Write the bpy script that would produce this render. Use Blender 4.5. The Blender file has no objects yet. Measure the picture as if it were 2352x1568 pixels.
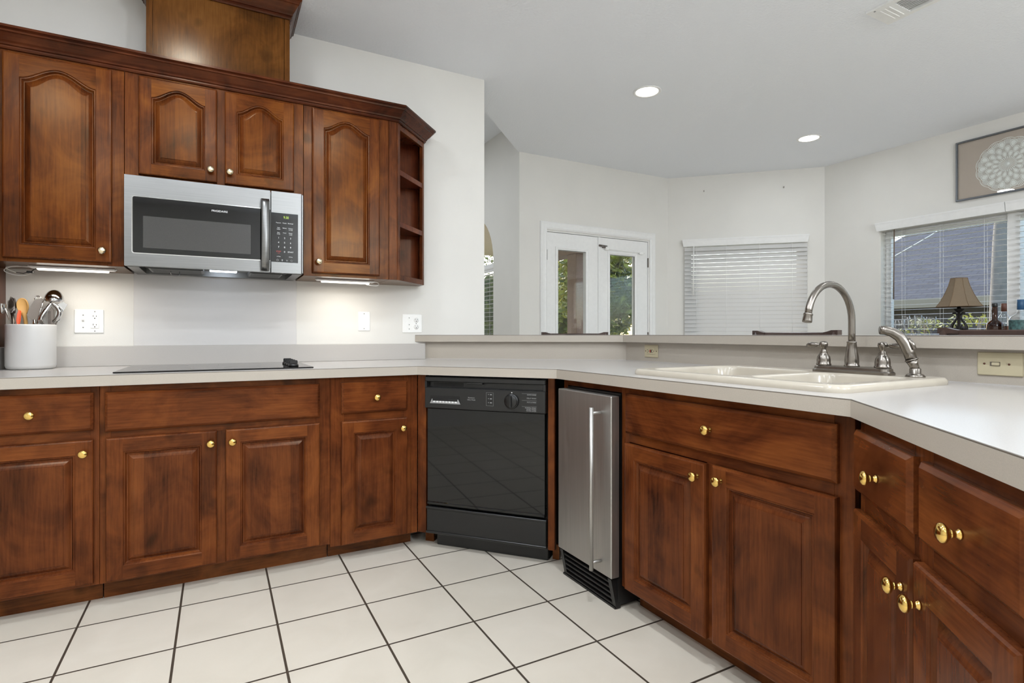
import bpy, bmesh, math, random
from mathutils import Vector, Matrix
random.seed(11)
sc = bpy.context.scene
COL = sc.collection
PI = math.pi

# ------------------------------------------------------------------ camera
CAM_H, YAW, FPX, HOR = 1.075, 0.493, 1258.0, 768.0
cd = bpy.data.cameras.new('camera')
cam = bpy.data.objects.new('camera', cd); COL.objects.link(cam)
cam.location = (0, 0, CAM_H); cam.rotation_euler = (PI / 2, 0, -YAW)
cd.sensor_width = 36.0; cd.lens = FPX / 2352 * 36.0
cd.shift_y = (HOR - 784.0) / 2352.0
cd.clip_start = 0.02; cd.clip_end = 200
sc.camera = cam
sc.view_settings.view_transform = 'Standard'
sc.view_settings.look = 'None'
sc.view_settings.gamma = 1.0
sc.view_settings.use_curve_mapping = False
sc.view_settings.exposure = 0.5
sc.cycles.use_denoising = True
sc.cycles.max_bounces = 10
sc.cycles.diffuse_bounces = 6
sc.cycles.glossy_bounces = 5
sc.cycles.transparent_max_bounces = 24
sc.cycles.sample_clamp_indirect = 6.0
sc.cycles.caustics_reflective = False
sc.cycles.caustics_refractive = False

# ------------------------------------------------------------------ sky and sun
w = bpy.data.worlds.new('sky'); sc.world = w; w.use_nodes = True
wn = w.node_tree
sky = wn.nodes.new('ShaderNodeTexSky'); sky.sky_type = 'NISHITA'
sky.sun_disc = False; sky.sun_elevation = math.radians(34); sky.sun_rotation = math.radians(18)
sky.air_density = 1.0; sky.dust_density = 1.6; sky.altitude = 0
wn.links.new(sky.outputs[0], wn.nodes['Background'].inputs[0])
wn.nodes['Background'].inputs[1].default_value = 0.5
SUN_DIR = Vector((0.26, 0.80, 0.54)).normalized()      # towards the sun
sd = bpy.data.lights.new('sun', 'SUN'); sd.energy = 2.4; sd.angle = 0.01; sd.color = (1.0, 0.96, 0.90)
so = bpy.data.objects.new('sun', sd); COL.objects.link(so)
so.rotation_euler = SUN_DIR.to_track_quat('Z', 'Y').to_euler(); so.location = (20, 12, 15)
CAN_W, CAN_COL = 11.0, (0.875, 0.935, 1.0)
FILL_GLOBE_W = 78.0
UNDER_W = 0.75

# ------------------------------------------------------------------ material helpers
def lin(c):
    return tuple((x / 255 / 12.92) if x / 255 <= 0.04045 else ((x / 255 + 0.055) / 1.055) ** 2.4 for x in c) + (1.0,)
def newmat(name):
    m = bpy.data.materials.new(name); m.use_nodes = True
    return m, m.node_tree, m.node_tree.nodes['Principled BSDF']
def N(nt, typ, ins=None, **props):
    n = nt.nodes.new(typ)
    for k, v in props.items(): setattr(n, k, v)
    for k, v in (ins or {}).items():
        if hasattr(v, 'is_output'): nt.links.new(v, n.inputs[k])
        else: n.inputs[k].default_value = v
    return n
def ramp(nt, fac, stops):
    r = nt.nodes.new('ShaderNodeValToRGB'); nt.links.new(fac, r.inputs[0])
    e = r.color_ramp.elements
    while len(e) < len(stops): e.new(0.5)
    for i, (p, c) in enumerate(stops): e[i].position = p; e[i].color = c
    return r.outputs[0]
def mixc(nt, fac, a, b, mode='MIX'):
    m = nt.nodes.new('ShaderNodeMix'); m.data_type = 'RGBA'; m.blend_type = mode
    for k, v in ((0, fac), (6, a), (7, b)):
        if hasattr(v, 'is_output'): nt.links.new(v, m.inputs[k])
        else: m.inputs[k].default_value = v
    return m.outputs[2]
def bump(nt, p, h, strength, dist):
    b = N(nt, 'ShaderNodeBump', {'Height': h, 'Strength': strength, 'Distance': dist})
    nt.links.new(b.outputs[0], p.inputs['Normal'])
def objcoord(nt, scale=(1, 1, 1), rnd=True, loc=(0, 0, 0)):
    tc = nt.nodes.new('ShaderNodeTexCoord')
    v = tc.outputs['Object']
    if rnd:
        oi = nt.nodes.new('ShaderNodeObjectInfo')
        cx = N(nt, 'ShaderNodeVectorMath', {0: (13.1, 7.7, 9.3)}, operation='SCALE')
        nt.links.new(oi.outputs['Random'], cx.inputs['Scale'])
        v = N(nt, 'ShaderNodeVectorMath', {0: v, 1: cx.outputs[0]}, operation='ADD').outputs[0]
    return N(nt, 'ShaderNodeMapping', {'Vector': v, 'Scale': scale, 'Location': loc}).outputs[0]
def plain(name, col, rough=0.5, metal=0.0, noise=0.0, nscale=30, bmp=0.0, bscale=200, **kw):
    m, nt, p = newmat(name)
    p.inputs['Roughness'].default_value = rough; p.inputs['Metallic'].default_value = metal
    c = lin(col)
    v = objcoord(nt)
    nz = N(nt, 'ShaderNodeTexNoise', {'Vector': v, 'Scale': nscale, 'Detail': 4.0})
    k = max(noise, 0.02)
    lo = tuple(x * (1 - k) for x in c[:3]) + (1,); hi = tuple(min(1, x * (1 + k)) for x in c[:3]) + (1,)
    nt.links.new(ramp(nt, nz.outputs[0], [(0.3, lo), (0.7, hi)]), p.inputs['Base Color'])
    if bmp:
        n2 = N(nt, 'ShaderNodeTexNoise', {'Vector': v, 'Scale': bscale, 'Detail': 2.0})
        bump(nt, p, n2.outputs[0], bmp, 0.004)
    for k2, v2 in kw.items(): p.inputs[k2].default_value = v2
    return m
def wood(name, horiz, dark, mid, light, rough=0.23, plank=0.0, coat=0.0, tint=(1.0, 0.80, 0.58, 1)):
    m, nt, p = newmat(name)
    g = (2.6, 34, 34) if horiz else (34, 34, 2.6)
    v = objcoord(nt, g)
    n1 = N(nt, 'ShaderNodeTexNoise', {'Vector': v, 'Scale': 1.0, 'Detail': 6.0, 'Roughness': 0.65, 'Distortion': 1.6})
    g2 = (9, 150, 150) if horiz else (150, 150, 9)
    n2 = N(nt, 'ShaderNodeTexNoise', {'Vector': objcoord(nt, g2), 'Scale': 1.0, 'Detail': 3.0})
    v3 = objcoord(nt, (3.4, 5.0, 4.6) if horiz else (4.6, 5.0, 3.4))
    n3 = N(nt, 'ShaderNodeTexNoise', {'Vector': v3, 'Scale': 1.0, 'Detail': 5.0, 'Roughness': 0.55, 'Distortion': 1.3})
    s = N(nt, 'ShaderNodeMath', {0: n1.outputs[0], 1: 0.24}, operation='MULTIPLY').outputs[0]
    s = N(nt, 'ShaderNodeMath', {0: n3.outputs[0], 1: 0.88, 2: s}, operation='MULTIPLY_ADD').outputs[0]
    s = N(nt, 'ShaderNodeMath', {0: n2.outputs[0], 1: 0.30, 2: s}, operation='MULTIPLY_ADD').outputs[0]
    if plank:
        sx = N(nt, 'ShaderNodeSeparateXYZ', {0: objcoord(nt)}).outputs[0]
        fl = N(nt, 'ShaderNodeMath', {0: sx, 1: 0.083}, operation='DIVIDE').outputs[0]
        fl = N(nt, 'ShaderNodeMath', {0: fl}, operation='FLOOR').outputs[0]
        wnz = N(nt, 'ShaderNodeTexWhiteNoise', {'W': fl}, noise_dimensions='1D').outputs[0]
        s = N(nt, 'ShaderNodeMath', {0: wnz, 1: plank, 2: s}, operation='MULTIPLY_ADD').outputs[0]
        s = N(nt, 'ShaderNodeMath', {0: s, 1: plank * 0.5}, operation='SUBTRACT').outputs[0]
    c = ramp(nt, s, [(0.46, lin(dark)), (0.70, lin(mid)), (0.95, lin(light))])
    # small dark knots
    vo = N(nt, 'ShaderNodeTexNoise', {'Vector': objcoord(nt, (9, 9, 7)), 'Scale': 1.0, 'Detail': 1.0})
    kf = ramp(nt, vo.outputs[0], [(0.66, (0, 0, 0, 1)), (0.78, (1, 1, 1, 1))])
    kf2 = N(nt, 'ShaderNodeMath', {0: kf, 1: 0.6}, operation='MULTIPLY').outputs[0]
    c = mixc(nt, kf2, c, lin(tuple(x * 0.6 for x in dark)))
    nt.links.new(c, p.inputs['Base Color'])
    p.inputs['Roughness'].default_value = rough
    p.inputs['Specular IOR Level'].default_value = 0.2; p.inputs['Specular Tint'].default_value = tint; p.inputs['Coat Weight'].default_value = coat; p.inputs['Coat Roughness'].default_value = 0.16
    bump(nt, p, n2.outputs[0], 0.06, 0.002)
    return m
def brushed(name, col, horiz, rough=0.3):
    m, nt, p = newmat(name)
    v = objcoord(nt, (4, 300, 300) if horiz else (300, 300, 4))
    n1 = N(nt, 'ShaderNodeTexNoise', {'Vector': v, 'Scale': 1.0, 'Detail': 2.0})
    c = lin(col)
    nt.links.new(ramp(nt, n1.outputs[0], [(0.3, tuple(x * .86 for x in c[:3]) + (1,)), (0.7, c)]), p.inputs['Base Color'])
    p.inputs['Metallic'].default_value = 1.0
    r = N(nt, 'ShaderNodeMapRange', {0: n1.outputs[0], 3: rough * 0.8, 4: rough * 1.25})
    nt.links.new(r.outputs[0], p.inputs['Roughness'])
    bump(nt, p, n1.outputs[0], 0.03, 0.001)
    return m
def glass_mat(name, tint=(1, 1, 1, 1), refl=1.0):
    m = bpy.data.materials.new(name); m.use_nodes = True; nt = m.node_tree
    nt.nodes.clear()
    o = nt.nodes.new('ShaderNodeOutputMaterial')
    t = N(nt, 'ShaderNodeBsdfTransparent', {'Color': tint}); g = N(nt, 'ShaderNodeBsdfGlossy', {'Roughness': 0.02})
    f = N(nt, 'ShaderNodeLayerWeight', {'Blend': 0.5})
    k = N(nt, 'ShaderNodeMath', {0: f.outputs['Facing'], 1: 3.0}, operation='POWER')
    k = N(nt, 'ShaderNodeMath', {0: k.outputs[0], 1: 0.55 * refl, 2: 0.045 * refl}, operation='MULTIPLY_ADD')
    mx = N(nt, 'ShaderNodeMixShader', {0: k.outputs[0], 1: t.outputs[0], 2: g.outputs[0]})
    nt.links.new(mx.outputs[0], o.inputs[0])
    return m
def emit(name, col, strength):
    m, nt, p = newmat(name)
    p.inputs['Base Color'].default_value = (0.05, 0.05, 0.05, 1)
    p.inputs['Emission Color'].default_value = lin(col); p.inputs['Emission Strength'].default_value = strength
    return m
def leafmat(name, a, b, c):
    m, nt, p = newmat(name)
    tc = nt.nodes.new('ShaderNodeTexCoord')
    n1 = N(nt, 'ShaderNodeTexNoise', {'Vector': tc.outputs['Object'], 'Scale': 5.0, 'Detail': 3.0})
    nt.links.new(ramp(nt, n1.outputs[0], [(0.3, lin(a)), (0.5, lin(b)), (0.72, lin(c))]), p.inputs['Base Color'])
    p.inputs['Roughness'].default_value = 0.45
    tr = N(nt, 'ShaderNodeBsdfTranslucent', {'Color': lin(c)})
    mx = N(nt, 'ShaderNodeMixShader', {0: 0.32, 1: p.outputs[0], 2: tr.outputs[0]})
    nt.links.new(mx.outputs[0], nt.nodes['Material Output'].inputs[0])
    return m

D_, M_, L_ = (48, 21, 10), (88, 44, 21), (116, 64, 30)
WV = wood('wood_upright', False, D_, M_, L_)
WH = wood('wood_lengthwise', True, D_, M_, L_)
WP = wood('wood_panel', False, (46, 20, 10), (84, 42, 21), (108, 59, 29), plank=0.2)
UV_ = wood('wood_warmlit_upright', False, (44, 18, 7), (86, 41, 14), (114, 64, 22))  # same stain as the base cabinets; warm lamplight is put into these colours
UH_ = wood('wood_warmlit_lengthwise', True, (44, 18, 7), (86, 41, 14), (114, 64, 22), tint=(1.0, 0.72, 0.42, 1))
UP_ = wood('wood_warmlit_panel', False, (44, 19, 8), (84, 40, 14), (110, 61, 22), plank=0.22, tint=(1.0, 0.72, 0.42, 1))
WC = wood('wood_crown', True, (36, 14, 8), (68, 30, 15), (92, 46, 24))
WPLY = wood('wood_plywood', False, (52, 29, 11), (86, 51, 20), (110, 71, 32), plank=0.0)
WTOE = wood('wood_toe', True, (44, 20, 11), (92, 50, 24), (120, 70, 36))
WIN = wood('wood_inside', False, (50, 20, 12), (88, 38, 20), (112, 54, 28))
WALL = plain('wall_paint', (221, 219, 214), 0.6, noise=0.015, nscale=3, bmp=0.05, bscale=160)
SPLASHP = plain('wall_panel', (208, 206, 205), 0.35, noise=0.015, nscale=3)
TRIM = plain('trim_paint', (232, 232, 231), 0.35)
LAM = plain('laminate', (184, 180, 176), 0.24, noise=0.035, nscale=420)
LAME = plain('laminate_edge', (172, 164, 153), 0.35, noise=0.05, nscale=480)
SEAM = plain('laminate_seam', (96, 88, 78), 0.5)
BLACK = plain('black_plastic', (22, 22, 22), 0.32, noise=0.08, nscale=40)
BLACKG = plain('black_enamel', (13, 13, 13), 0.035, noise=0.1, nscale=14)
DARK = plain('dark_gap', (12, 10, 9), 0.7)
GLASSBLK = plain('black_glass', (10, 10, 11), 0.05)
MESHWIN = plain('microwave_mesh', (62, 61, 60), 0.12, noise=0.05, nscale=300)
STEEL = brushed('steel_lengthwise', (128, 128, 127), True, 0.32)
STEELV = brushed('steel_upright', (190, 188, 184), False, 0.45)
NICKEL = plain('brushed_nickel', (138, 132, 125), 0.27, 1.0)
CHROME = plain('chrome', (205, 205, 205), 0.08, 1.0)
DSTEEL = plain('dark_steel', (112, 104, 98), 0.28, 1.0)
BRASS = plain('brass', (226, 190, 110), 0.13, 1.0)
PBRASS = plain('pale_brass', (222, 208, 176), 0.2, 1.0)
WHITEP = plain('white_plastic', (240, 240, 238), 0.35)
IVORY = plain('ivory_plastic', (184, 174, 146), 0.4)
SINKM = plain('sink_enamel', (186, 178, 164), 0.18, noise=0.02)
CROCKM = plain('crock_glaze', (200, 199, 197), 0.3, noise=0.03, nscale=6)
SPOONW = plain('spoon_wood', (196, 150, 84), 0.5, noise=0.1, nscale=12)
ORANGE = plain('orange_plastic', (222, 88, 44), 0.4)
WHITETXT = plain('white_print', (225, 225, 225), 0.5)
GREYTXT = plain('grey_print', (150, 150, 150), 0.5)
REDTXT = plain('red_print', (190, 60, 50), 0.5)
CLOCK = emit('clock_digits', (176, 214, 30), 0.85)
LENS = emit('lamp_lens', (255, 247, 232), 5.0)
TUBE = emit('under_cabinet_tube', (255, 246, 232), 2.5)
GLOBE = emit('fill_globe_glass', (250, 250, 255), 3.0)
HOODLED = emit('hood_lamp', (225, 238, 255), 6.0)
GLASS = glass_mat('window_glass', (0.97, 0.98, 0.97, 1), 0.7)
CLEAR = glass_mat('clear_glass', (0.975, 0.98, 0.98, 1), 2.0)
AMBER = glass_mat('amber_liquor', (0.42, 0.2, 0.07, 1), 1.0)
DKGLASS = plain('brown_glass', (52, 30, 18), 0.08)
BLINDM, _nt, _p = newmat('blind_slat')
_p.inputs['Base Color'].default_value = lin((208, 207, 205)); _p.inputs['Roughness'].default_value = 0.4
_t = N(_nt, 'ShaderNodeBsdfTranslucent', {'Color': lin((232, 232, 231))})
_nz = N(_nt, 'ShaderNodeTexNoise', {'Vector': objcoord(_nt), 'Scale': 12.0})
_f = N(_nt, 'ShaderNodeMapRange', {0: _nz.outputs[0], 3: 0.09, 4: 0.13})
_mx = N(_nt, 'ShaderNodeMixShader', {0: _f.outputs[0], 1: _p.outputs[0], 2: _t.outputs[0]})
_nt.links.new(_mx.outputs[0], _nt.nodes['Material Output'].inputs[0])
DKWOOD = plain('dark_chair_wood', (66, 50, 44), 0.3, noise=0.15, nscale=15)
IRON = plain('wrought_iron', (40, 36, 34), 0.5, 0.3)
SHADE = plain('lamp_shade_fabric', (120, 104, 84), 0.8, noise=0.06, nscale=200)
SHADESEAM = plain('lamp_shade_piping', (112, 92, 70), 0.8)
FRAMEM = plain('frame_pewter', (128, 132, 138), 0.25, 0.9)
MATB = plain('mat_board', (190, 174, 164), 0.8)
DOILYN = plain('doily_net', (198, 192, 188), 0.9, noise=0.2, nscale=500)
DOILYM = plain('doily_thread', (240, 240, 239), 0.8)
LABELC = plain('bottle_label', (60, 92, 92), 0.5, noise=0.6, nscale=60)
BLUECAP = plain('blue_cap', (28, 74, 112), 0.4)
BROWNCAP = plain('brown_cap', (92, 52, 36), 0.4)
STUCCO = plain('patio_stucco', (126, 106, 94), 0.8, noise=0.12, nscale=40, bmp=0.4, bscale=60)
SOFFIT = plain('patio_soffit', (214, 200, 178), 0.8, noise=0.05)
BRICKW = plain('neighbour_brick', (96, 88, 90), 0.9, noise=0.2, nscale=12)
FASCIA = plain('fascia_paint', (158, 144, 124), 0.7)
LAWN = plain('lawn', (110, 112, 62), 0.9, noise=0.3, nscale=3)
SLAB = plain('patio_concrete', (190, 184, 172), 0.9, noise=0.06)
BARK = plain('bark', (140, 124, 108), 0.9, noise=0.3, nscale=20, bmp=0.5, bscale=30)
PALEBARK = plain('pale_bark', (128, 122, 116), 0.9, noise=0.15, nscale=8)
LEAFD = leafmat('leaf_dark', (34, 48, 24), (58, 78, 36), (138, 150, 62))
LEAFY = leafmat('leaf_yellow', (70, 82, 30), (128, 136, 48), (206, 196, 84))
LEAFO = leafmat('leaf_autumn', (120, 84, 40), (170, 140, 60), (214, 186, 110))
# floor tile
T0 = 0.3253
TILE, nt, p = newmat('floor_tile')
vv = objcoord(nt, (1, 1, 1), rnd=False, loc=(0.4552 + T0 * 30, -2.5269 + T0 * 30, 0))
br = N(nt, 'ShaderNodeTexBrick', {'Vector': vv, 'Scale': 1.0, 'Mortar Size': 0.0042, 'Mortar Smooth': 0.15, 'Brick Width': T0, 'Row Height': T0,
       'Color1': lin((221, 213, 200)), 'Color2': lin((216, 208, 194)), 'Mortar': lin((74, 66, 57))}, offset=0.0, squash=1.0)
nz = N(nt, 'ShaderNodeTexNoise', {'Vector': vv, 'Scale': 5.0, 'Detail': 6.0, 'Distortion': 0.8})
sh = ramp(nt, nz.outputs[0], [(0.3, (0.93, 0.925, 0.915, 1)), (0.7, (1, 1, 1, 1))])
nt.links.new(mixc(nt, 1.0, br.outputs[0], sh, 'MULTIPLY'), p.inputs['Base Color'])
p.inputs['Roughness'].default_value = 0.34
inv = N(nt, 'ShaderNodeMath', {0: 1.0, 1: br.outputs['Fac']}, operation='SUBTRACT')
bump(nt, p, inv.outputs[0], 0.5, 0.003)
# ceiling texture
CEIL, nt, p = newmat('ceiling_paint')
p.inputs['Base Color'].default_value = lin((234, 237, 242)); p.inputs['Roughness'].default_value = 0.9
n1 = N(nt, 'ShaderNodeTexNoise', {'Vector': objcoord(nt, rnd=False), 'Scale': 70.0, 'Detail': 4.0})
bump(nt, p, n1.outputs[0], 0.22, 0.012)
# roof shingles
SHING, nt, p = newmat('roof_shingle')
br = N(nt, 'ShaderNodeTexBrick', {'Vector': N(nt, 'ShaderNodeTexCoord').outputs['UV'], 'Scale': 1.0, 'Mortar Size': 0.012, 'Brick Width': 0.3, 'Row Height': 0.14,
       'Color1': lin((72, 74, 82)), 'Color2': lin((52, 54, 62)), 'Mortar': lin((34, 34, 40))})
nz = N(nt, 'ShaderNodeTexNoise', {'Vector': N(nt, 'ShaderNodeTexCoord').outputs['UV'], 'Scale': 2.0, 'Detail': 5.0})
nt.links.new(mixc(nt, 0.5, br.outputs[0], ramp(nt, nz.outputs[0], [(0.3, (.55, .55, .6, 1)), (0.75, (1, 1, 1, 1))]), 'MULTIPLY'), p.inputs['Base Color'])
p.inputs['Roughness'].default_value = 0.85

# ------------------------------------------------------------------ mesh helpers
class MB:
    def __init__(s): s.v = []; s.f = []; s.m = []; s.sm = []
    def add(s, vs, fs, mi=0, sm=False, M=None):
        b = len(s.v)
        s.v += [(M @ Vector(x)) if M else Vector(x) for x in vs]
        for f in fs: s.f.append([b + i for i in f]); s.m.append(mi); s.sm.append(sm)
    def box(s, x0, x1, y0, y1, z0, z1, mi=0, bev=0.0, M=None, seg=1):
        if bev <= 0:
            vs = [(x0, y0, z0), (x1, y0, z0), (x1, y1, z0), (x0, y1, z0), (x0, y0, z1), (x1, y0, z1), (x1, y1, z1), (x0, y1, z1)]
            s.add(vs, [(3, 2, 1, 0), (4, 5, 6, 7), (0, 1, 5, 4), (1, 2, 6, 5), (2, 3, 7, 6), (3, 0, 4, 7)], mi, False, M)
            return
        bm = bmesh.new(); bmesh.ops.create_cube(bm, size=1.0)
        for v in bm.verts:
            v.co = ((x0 + x1) / 2 + v.co.x * (x1 - x0), (y0 + y1) / 2 + v.co.y * (y1 - y0), (z0 + z1) / 2 + v.co.z * (z1 - z0))
        bmesh.ops.bevel(bm, geom=list(bm.edges), offset=min(bev, abs(x1 - x0) * .45, abs(y1 - y0) * .45, abs(z1 - z0) * .45), segments=seg, profile=0.5, affect='EDGES')
        bm.verts.index_update()
        s.add([v.co.copy() for v in bm.verts], [[v.index for v in f.verts] for f in bm.faces], mi, seg > 1, M)
        bm.free()
    def rings(s, loops, mi=0, sm=False, closed=True, cap0=False, cap1=False, M=None, flip=False):
        n = len(loops[0]); vs = [p for l in loops for p in l]; fs = []
        for k in range(len(loops) - 1):
            for i in range(n if closed else n - 1):
                j = (i + 1) % n
                q = (k * n + i, k * n + j, (k + 1) * n + j, (k + 1) * n + i)
                fs.append(q[::-1] if flip else q)
        if cap0: fs.append(list(range(n))[::-1] if not flip else list(range(n)))
        if cap1: q = [(len(loops) - 1) * n + i for i in range(n)]; fs.append(q if not flip else q[::-1])
        s.add(vs, fs, mi, sm, M)
    def lathe(s, prof, c=(0, 0, 0), seg=24, mi=0, sm=True, M=None, caps=True):
        loops = [[(c[0] + r * math.cos(2 * PI * i / seg), c[1] + r * math.sin(2 * PI * i / seg), c[2] + z) for i in range(seg)] for r, z in prof]
        s.rings(loops, mi, sm, True, caps, caps, M)
    def tube(s, pts, r, seg=10, mi=0, sm=True, caps=True, M=None):
        pts = [Vector(p) for p in pts]; rr = r if isinstance(r, (list, tuple)) else [r] * len(pts)
        t0 = (pts[1] - pts[0]).normalized()
        up = Vector((0, 0, 1)) if abs(t0.z) < 0.9 else Vector((1, 0, 0))
        nrm = (up - t0 * up.dot(t0)).normalized(); loops = []
        for i, p in enumerate(pts):
            t = ((pts[min(i + 1, len(pts) - 1)] - pts[max(i - 1, 0)])).normalized()
            nrm = (nrm - t * nrm.dot(t)).normalized(); b = t.cross(nrm)
            loops.append([p + (nrm * math.cos(2 * PI * k / seg) + b * math.sin(2 * PI * k / seg)) * rr[i] for k in range(seg)])
        s.rings(loops, mi, sm, True, caps, caps, M)
    def prism(s, poly, z0, z1, mi=0, M=None, holes=()):
        """flat polygon (x,y) with optional holes, given a thickness"""
        bm = bmesh.new(); loops = []
        for lp in [poly] + list(holes):
            vs = [bm.verts.new((q[0], q[1], z0)) for q in lp]
            loops.append(vs)
            for i in range(len(vs)): bm.edges.new((vs[i], vs[(i + 1) % len(vs)]))
        r = bmesh.ops.triangle_fill(bm, use_beauty=True, use_dissolve=False, edges=list(bm.edges))
        fs0 = [f for f in bm.faces]
        bmesh.ops.recalc_face_normals(bm, faces=fs0)
        if fs0 and fs0[0].normal.z > 0:
            for f in fs0: f.normal_flip()
        bm.verts.index_update()
        vs = [v.co.copy() for v in bm.verts]; n = len(vs)
        allv = vs + [Vector((v.x, v.y, z1)) for v in vs]
        fs = [[v.index for v in f.verts] for f in fs0]
        fs += [[i + n for i in f][::-1] for f in fs]
        def area(lp): return sum(lp[i][0] * lp[(i + 1) % len(lp)][1] - lp[(i + 1) % len(lp)][0] * lp[i][1] for i in range(len(lp)))
        for k, lp in enumerate(loops):
            idx = [v.index for v in lp]; pts = [poly, *holes][k]
            ccw = area(pts) > 0
            if k > 0: ccw = not ccw
            for i in range(len(idx)):
                a, b = idx[i], idx[(i + 1) % len(idx)]
                fs.append((a, b, b + n, a + n) if ccw else (b, a, a + n, b + n))
        bm.free()
        s.add(allv, fs, mi, False, M)
    def text(s, body, size, M, mi=0, align='CENTER', ext=0.0003, squeeze=1.0):
        cu = bpy.data.curves.new('lettering', 'FONT'); cu.body = body; cu.size = size; cu.extrude = ext
        cu.align_x = align; cu.align_y = 'CENTER'; cu.resolution_u = 3
        o = bpy.data.objects.new('lettering', cu); COL.objects.link(o)
        dg = bpy.context.evaluated_depsgraph_get()
        me = bpy.data.meshes.new_from_object(o.evaluated_get(dg))
        s.add([Vector((v.co.x * squeeze, v.co.y, v.co.z)) for v in me.vertices], [list(q.vertices) for q in me.polygons], mi, False, M)
        bpy.data.objects.remove(o); bpy.data.curves.remove(cu); bpy.data.meshes.remove(me)
    def build(s, name, mats, parent=None, off=None, M=None):
        me = bpy.data.meshes.new(name)
        d = Vector(off) if off else Vector((0, 0, 0))
        me.from_pydata([tuple(v + d) for v in s.v], [], s.f)
        for m in (mats if isinstance(mats, (list, tuple)) else [mats]): me.materials.append(m)
        me.polygons.foreach_set('material_index', s.m); me.polygons.foreach_set('use_smooth', s.sm)
        me.update()
        o = bpy.data.objects.new(name, me); COL.objects.link(o)
        if parent: o.parent = parent
        if M: o.matrix_local = M
        return o
def tag(o, label, cat, group=None, kind=None):
    if label: o['label'] = label
    if cat: o['category'] = cat
    if group: o['group'] = group
    if kind: o['kind'] = kind
    return o
def thing(name, label, cat, loc=(0, 0, 0), rz=0.0, group=None):
    o = bpy.data.objects.new(name, None); COL.objects.link(o)
    o.empty_display_size = 0.05
    o.location = loc; o.rotation_euler = (0, 0, rz)
    return tag(o, label, cat, group)
def struct(o): o['kind'] = 'structure'; return o
def dup(root, loc, rz, label, group=None):
    r = root.copy(); COL.objects.link(r); r.location = loc; r.rotation_euler = (0, 0, rz); r['label'] = label
    if group: r['group'] = group
    for ch in list(root.children):
        c = ch.copy(); COL.objects.link(c); c.parent = r
        for g in list(ch.children):
            d = g.copy(); COL.objects.link(d); d.parent = c
    return r
def smooth(pts, n=6):
    P = [Vector(p) for p in pts]; out = []
    for i in range(len(P) - 1):
        a, b, c, d = P[max(i - 1, 0)], P[i], P[i + 1], P[min(i + 2, len(P) - 1)]
        for k in range(n):
            t = k / n; out.append(0.5 * ((2 * b) + (c - a) * t + (2 * a - 5 * b + 4 * c - d) * t * t + (3 * b - a - 3 * c + d) * t ** 3))
    return out + [P[-1]]
def smoothr(r, n=6):
    out = []
    for i in range(len(r) - 1): out += [r[i] + (r[i + 1] - r[i]) * k / n for k in range(n)]
    return out + [r[-1]]
def v2(a): return Vector((a[0], a[1]))
def offset_poly(pts, d):
    """open polyline offset to its left by d"""
    P = [v2(p) for p in pts]; out = []
    for i in range(len(P)):
        ns = []
        if i > 0: t = (P[i] - P[i - 1]).normalized(); ns.append(Vector((-t.y, t.x)))
        if i < len(P) - 1: t = (P[i + 1] - P[i]).normalized(); ns.append(Vector((-t.y, t.x)))
        if len(ns) == 1: out.append(P[i] + ns[0] * d)
        else:
            b = (ns[0] + ns[1]).normalized(); out.append(P[i] + b * (d / b.dot(ns[0])))
    return [(p.x, p.y) for p in out]
FW = Vector((math.sin(YAW), math.cos(YAW), 0)); RT = Vector((math.cos(YAW), -math.sin(YAW), 0))
def at(u, v, d):       # a measured image point at a real distance d along the view axis
    return FW * d + RT * ((u - 1176.0) / FPX * d) + Vector((0, 0, CAM_H - (v - HOR) / FPX * d))

# cabinet runs: local x along the run, y into the cabinet from the worktop edge, z up
AB = (0.881, 2.64); BC = (1.36, 2.10); CD = (1.36, 0.785)
def frame2(o, ang): return Matrix.Translation((o[0], o[1], 0)) @ Matrix.Rotation(ang, 4, 'Z')
angB = math.atan2(BC[1] - AB[1], BC[0] - AB[0]); angD = math.atan2(-0.73, -0.684)
RUN = {'A': ((0, 2.64), 0.0), 'B': (AB, angB), 'C': (BC, -PI / 2), 'D': (CD, angD)}
def rpt(run, s, y, z=0.0):
    o, a = RUN[run]; return (o[0] + s * math.cos(a) - y * math.sin(a), o[1] + s * math.sin(a) + y * math.cos(a), z)

# ------------------------------------------------------------------ the room
CZ = 2.8
P1 = (2.507, 4.52); P2 = (4.385, 4.522); P3 = (5.50, 3.441); PR = (5.515, -2.6)
WE = (1.592, 3.36)
m = MB(); m.box(-2.9, 5.9, -2.9, 7.9, -0.12, 0.0); struct(m.build('floor', TILE))
m = MB()
m.prism([(-2.75, -2.75), (5.66, -2.75), (5.65, 3.5), (4.45, 4.67), (2.655, 4.67), (2.512, 4.54), (1.592, 3.6), (-2.75, 3.6)], CZ, 3.25)
struct(m.build('ceiling', CEIL))
m = MB(); m.prism([(-2.75, 3.5), (1.5, 3.5), (2.66, 4.7), (2.66, 7.75), (-2.75, 7.75)], 3.26, 3.36)
m.prism([(-2.75, 3.6), (1.592, 3.6), (2.51, 4.53), (2.51, 7.75), (-2.75, 7.75)], 3.109, 3.26)
struct(m.build('ceiling_great_room', CEIL))
def wall(name, p, q, thick, z0=0.0, z1=CZ, openings=(), mat=WALL):
    """wall from p to q, thickness on the left of p->q; openings (s0, s1, za, zb)"""
    L = (v2(q) - v2(p)).length; a = math.atan2(q[1] - p[1], q[0] - p[0])
    m = MB(); s = 0.0
    for (s0, s1, za, zb) in sorted(openings):
        m.box(s, s0, 0, thick, z0, z1)
        if za > z0: m.box(s0, s1, 0, thick, z0, za)
        if zb < z1: m.box(s0, s1, 0, thick, zb, z1)
        s = s1
    m.box(s, L, 0, thick, z0, z1)
    o = m.build(name, mat); o.matrix_world = frame2(p, a)
    return struct(o)
wall('wall_left', (-2.6, 3.36), WE, 0.24)
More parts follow.
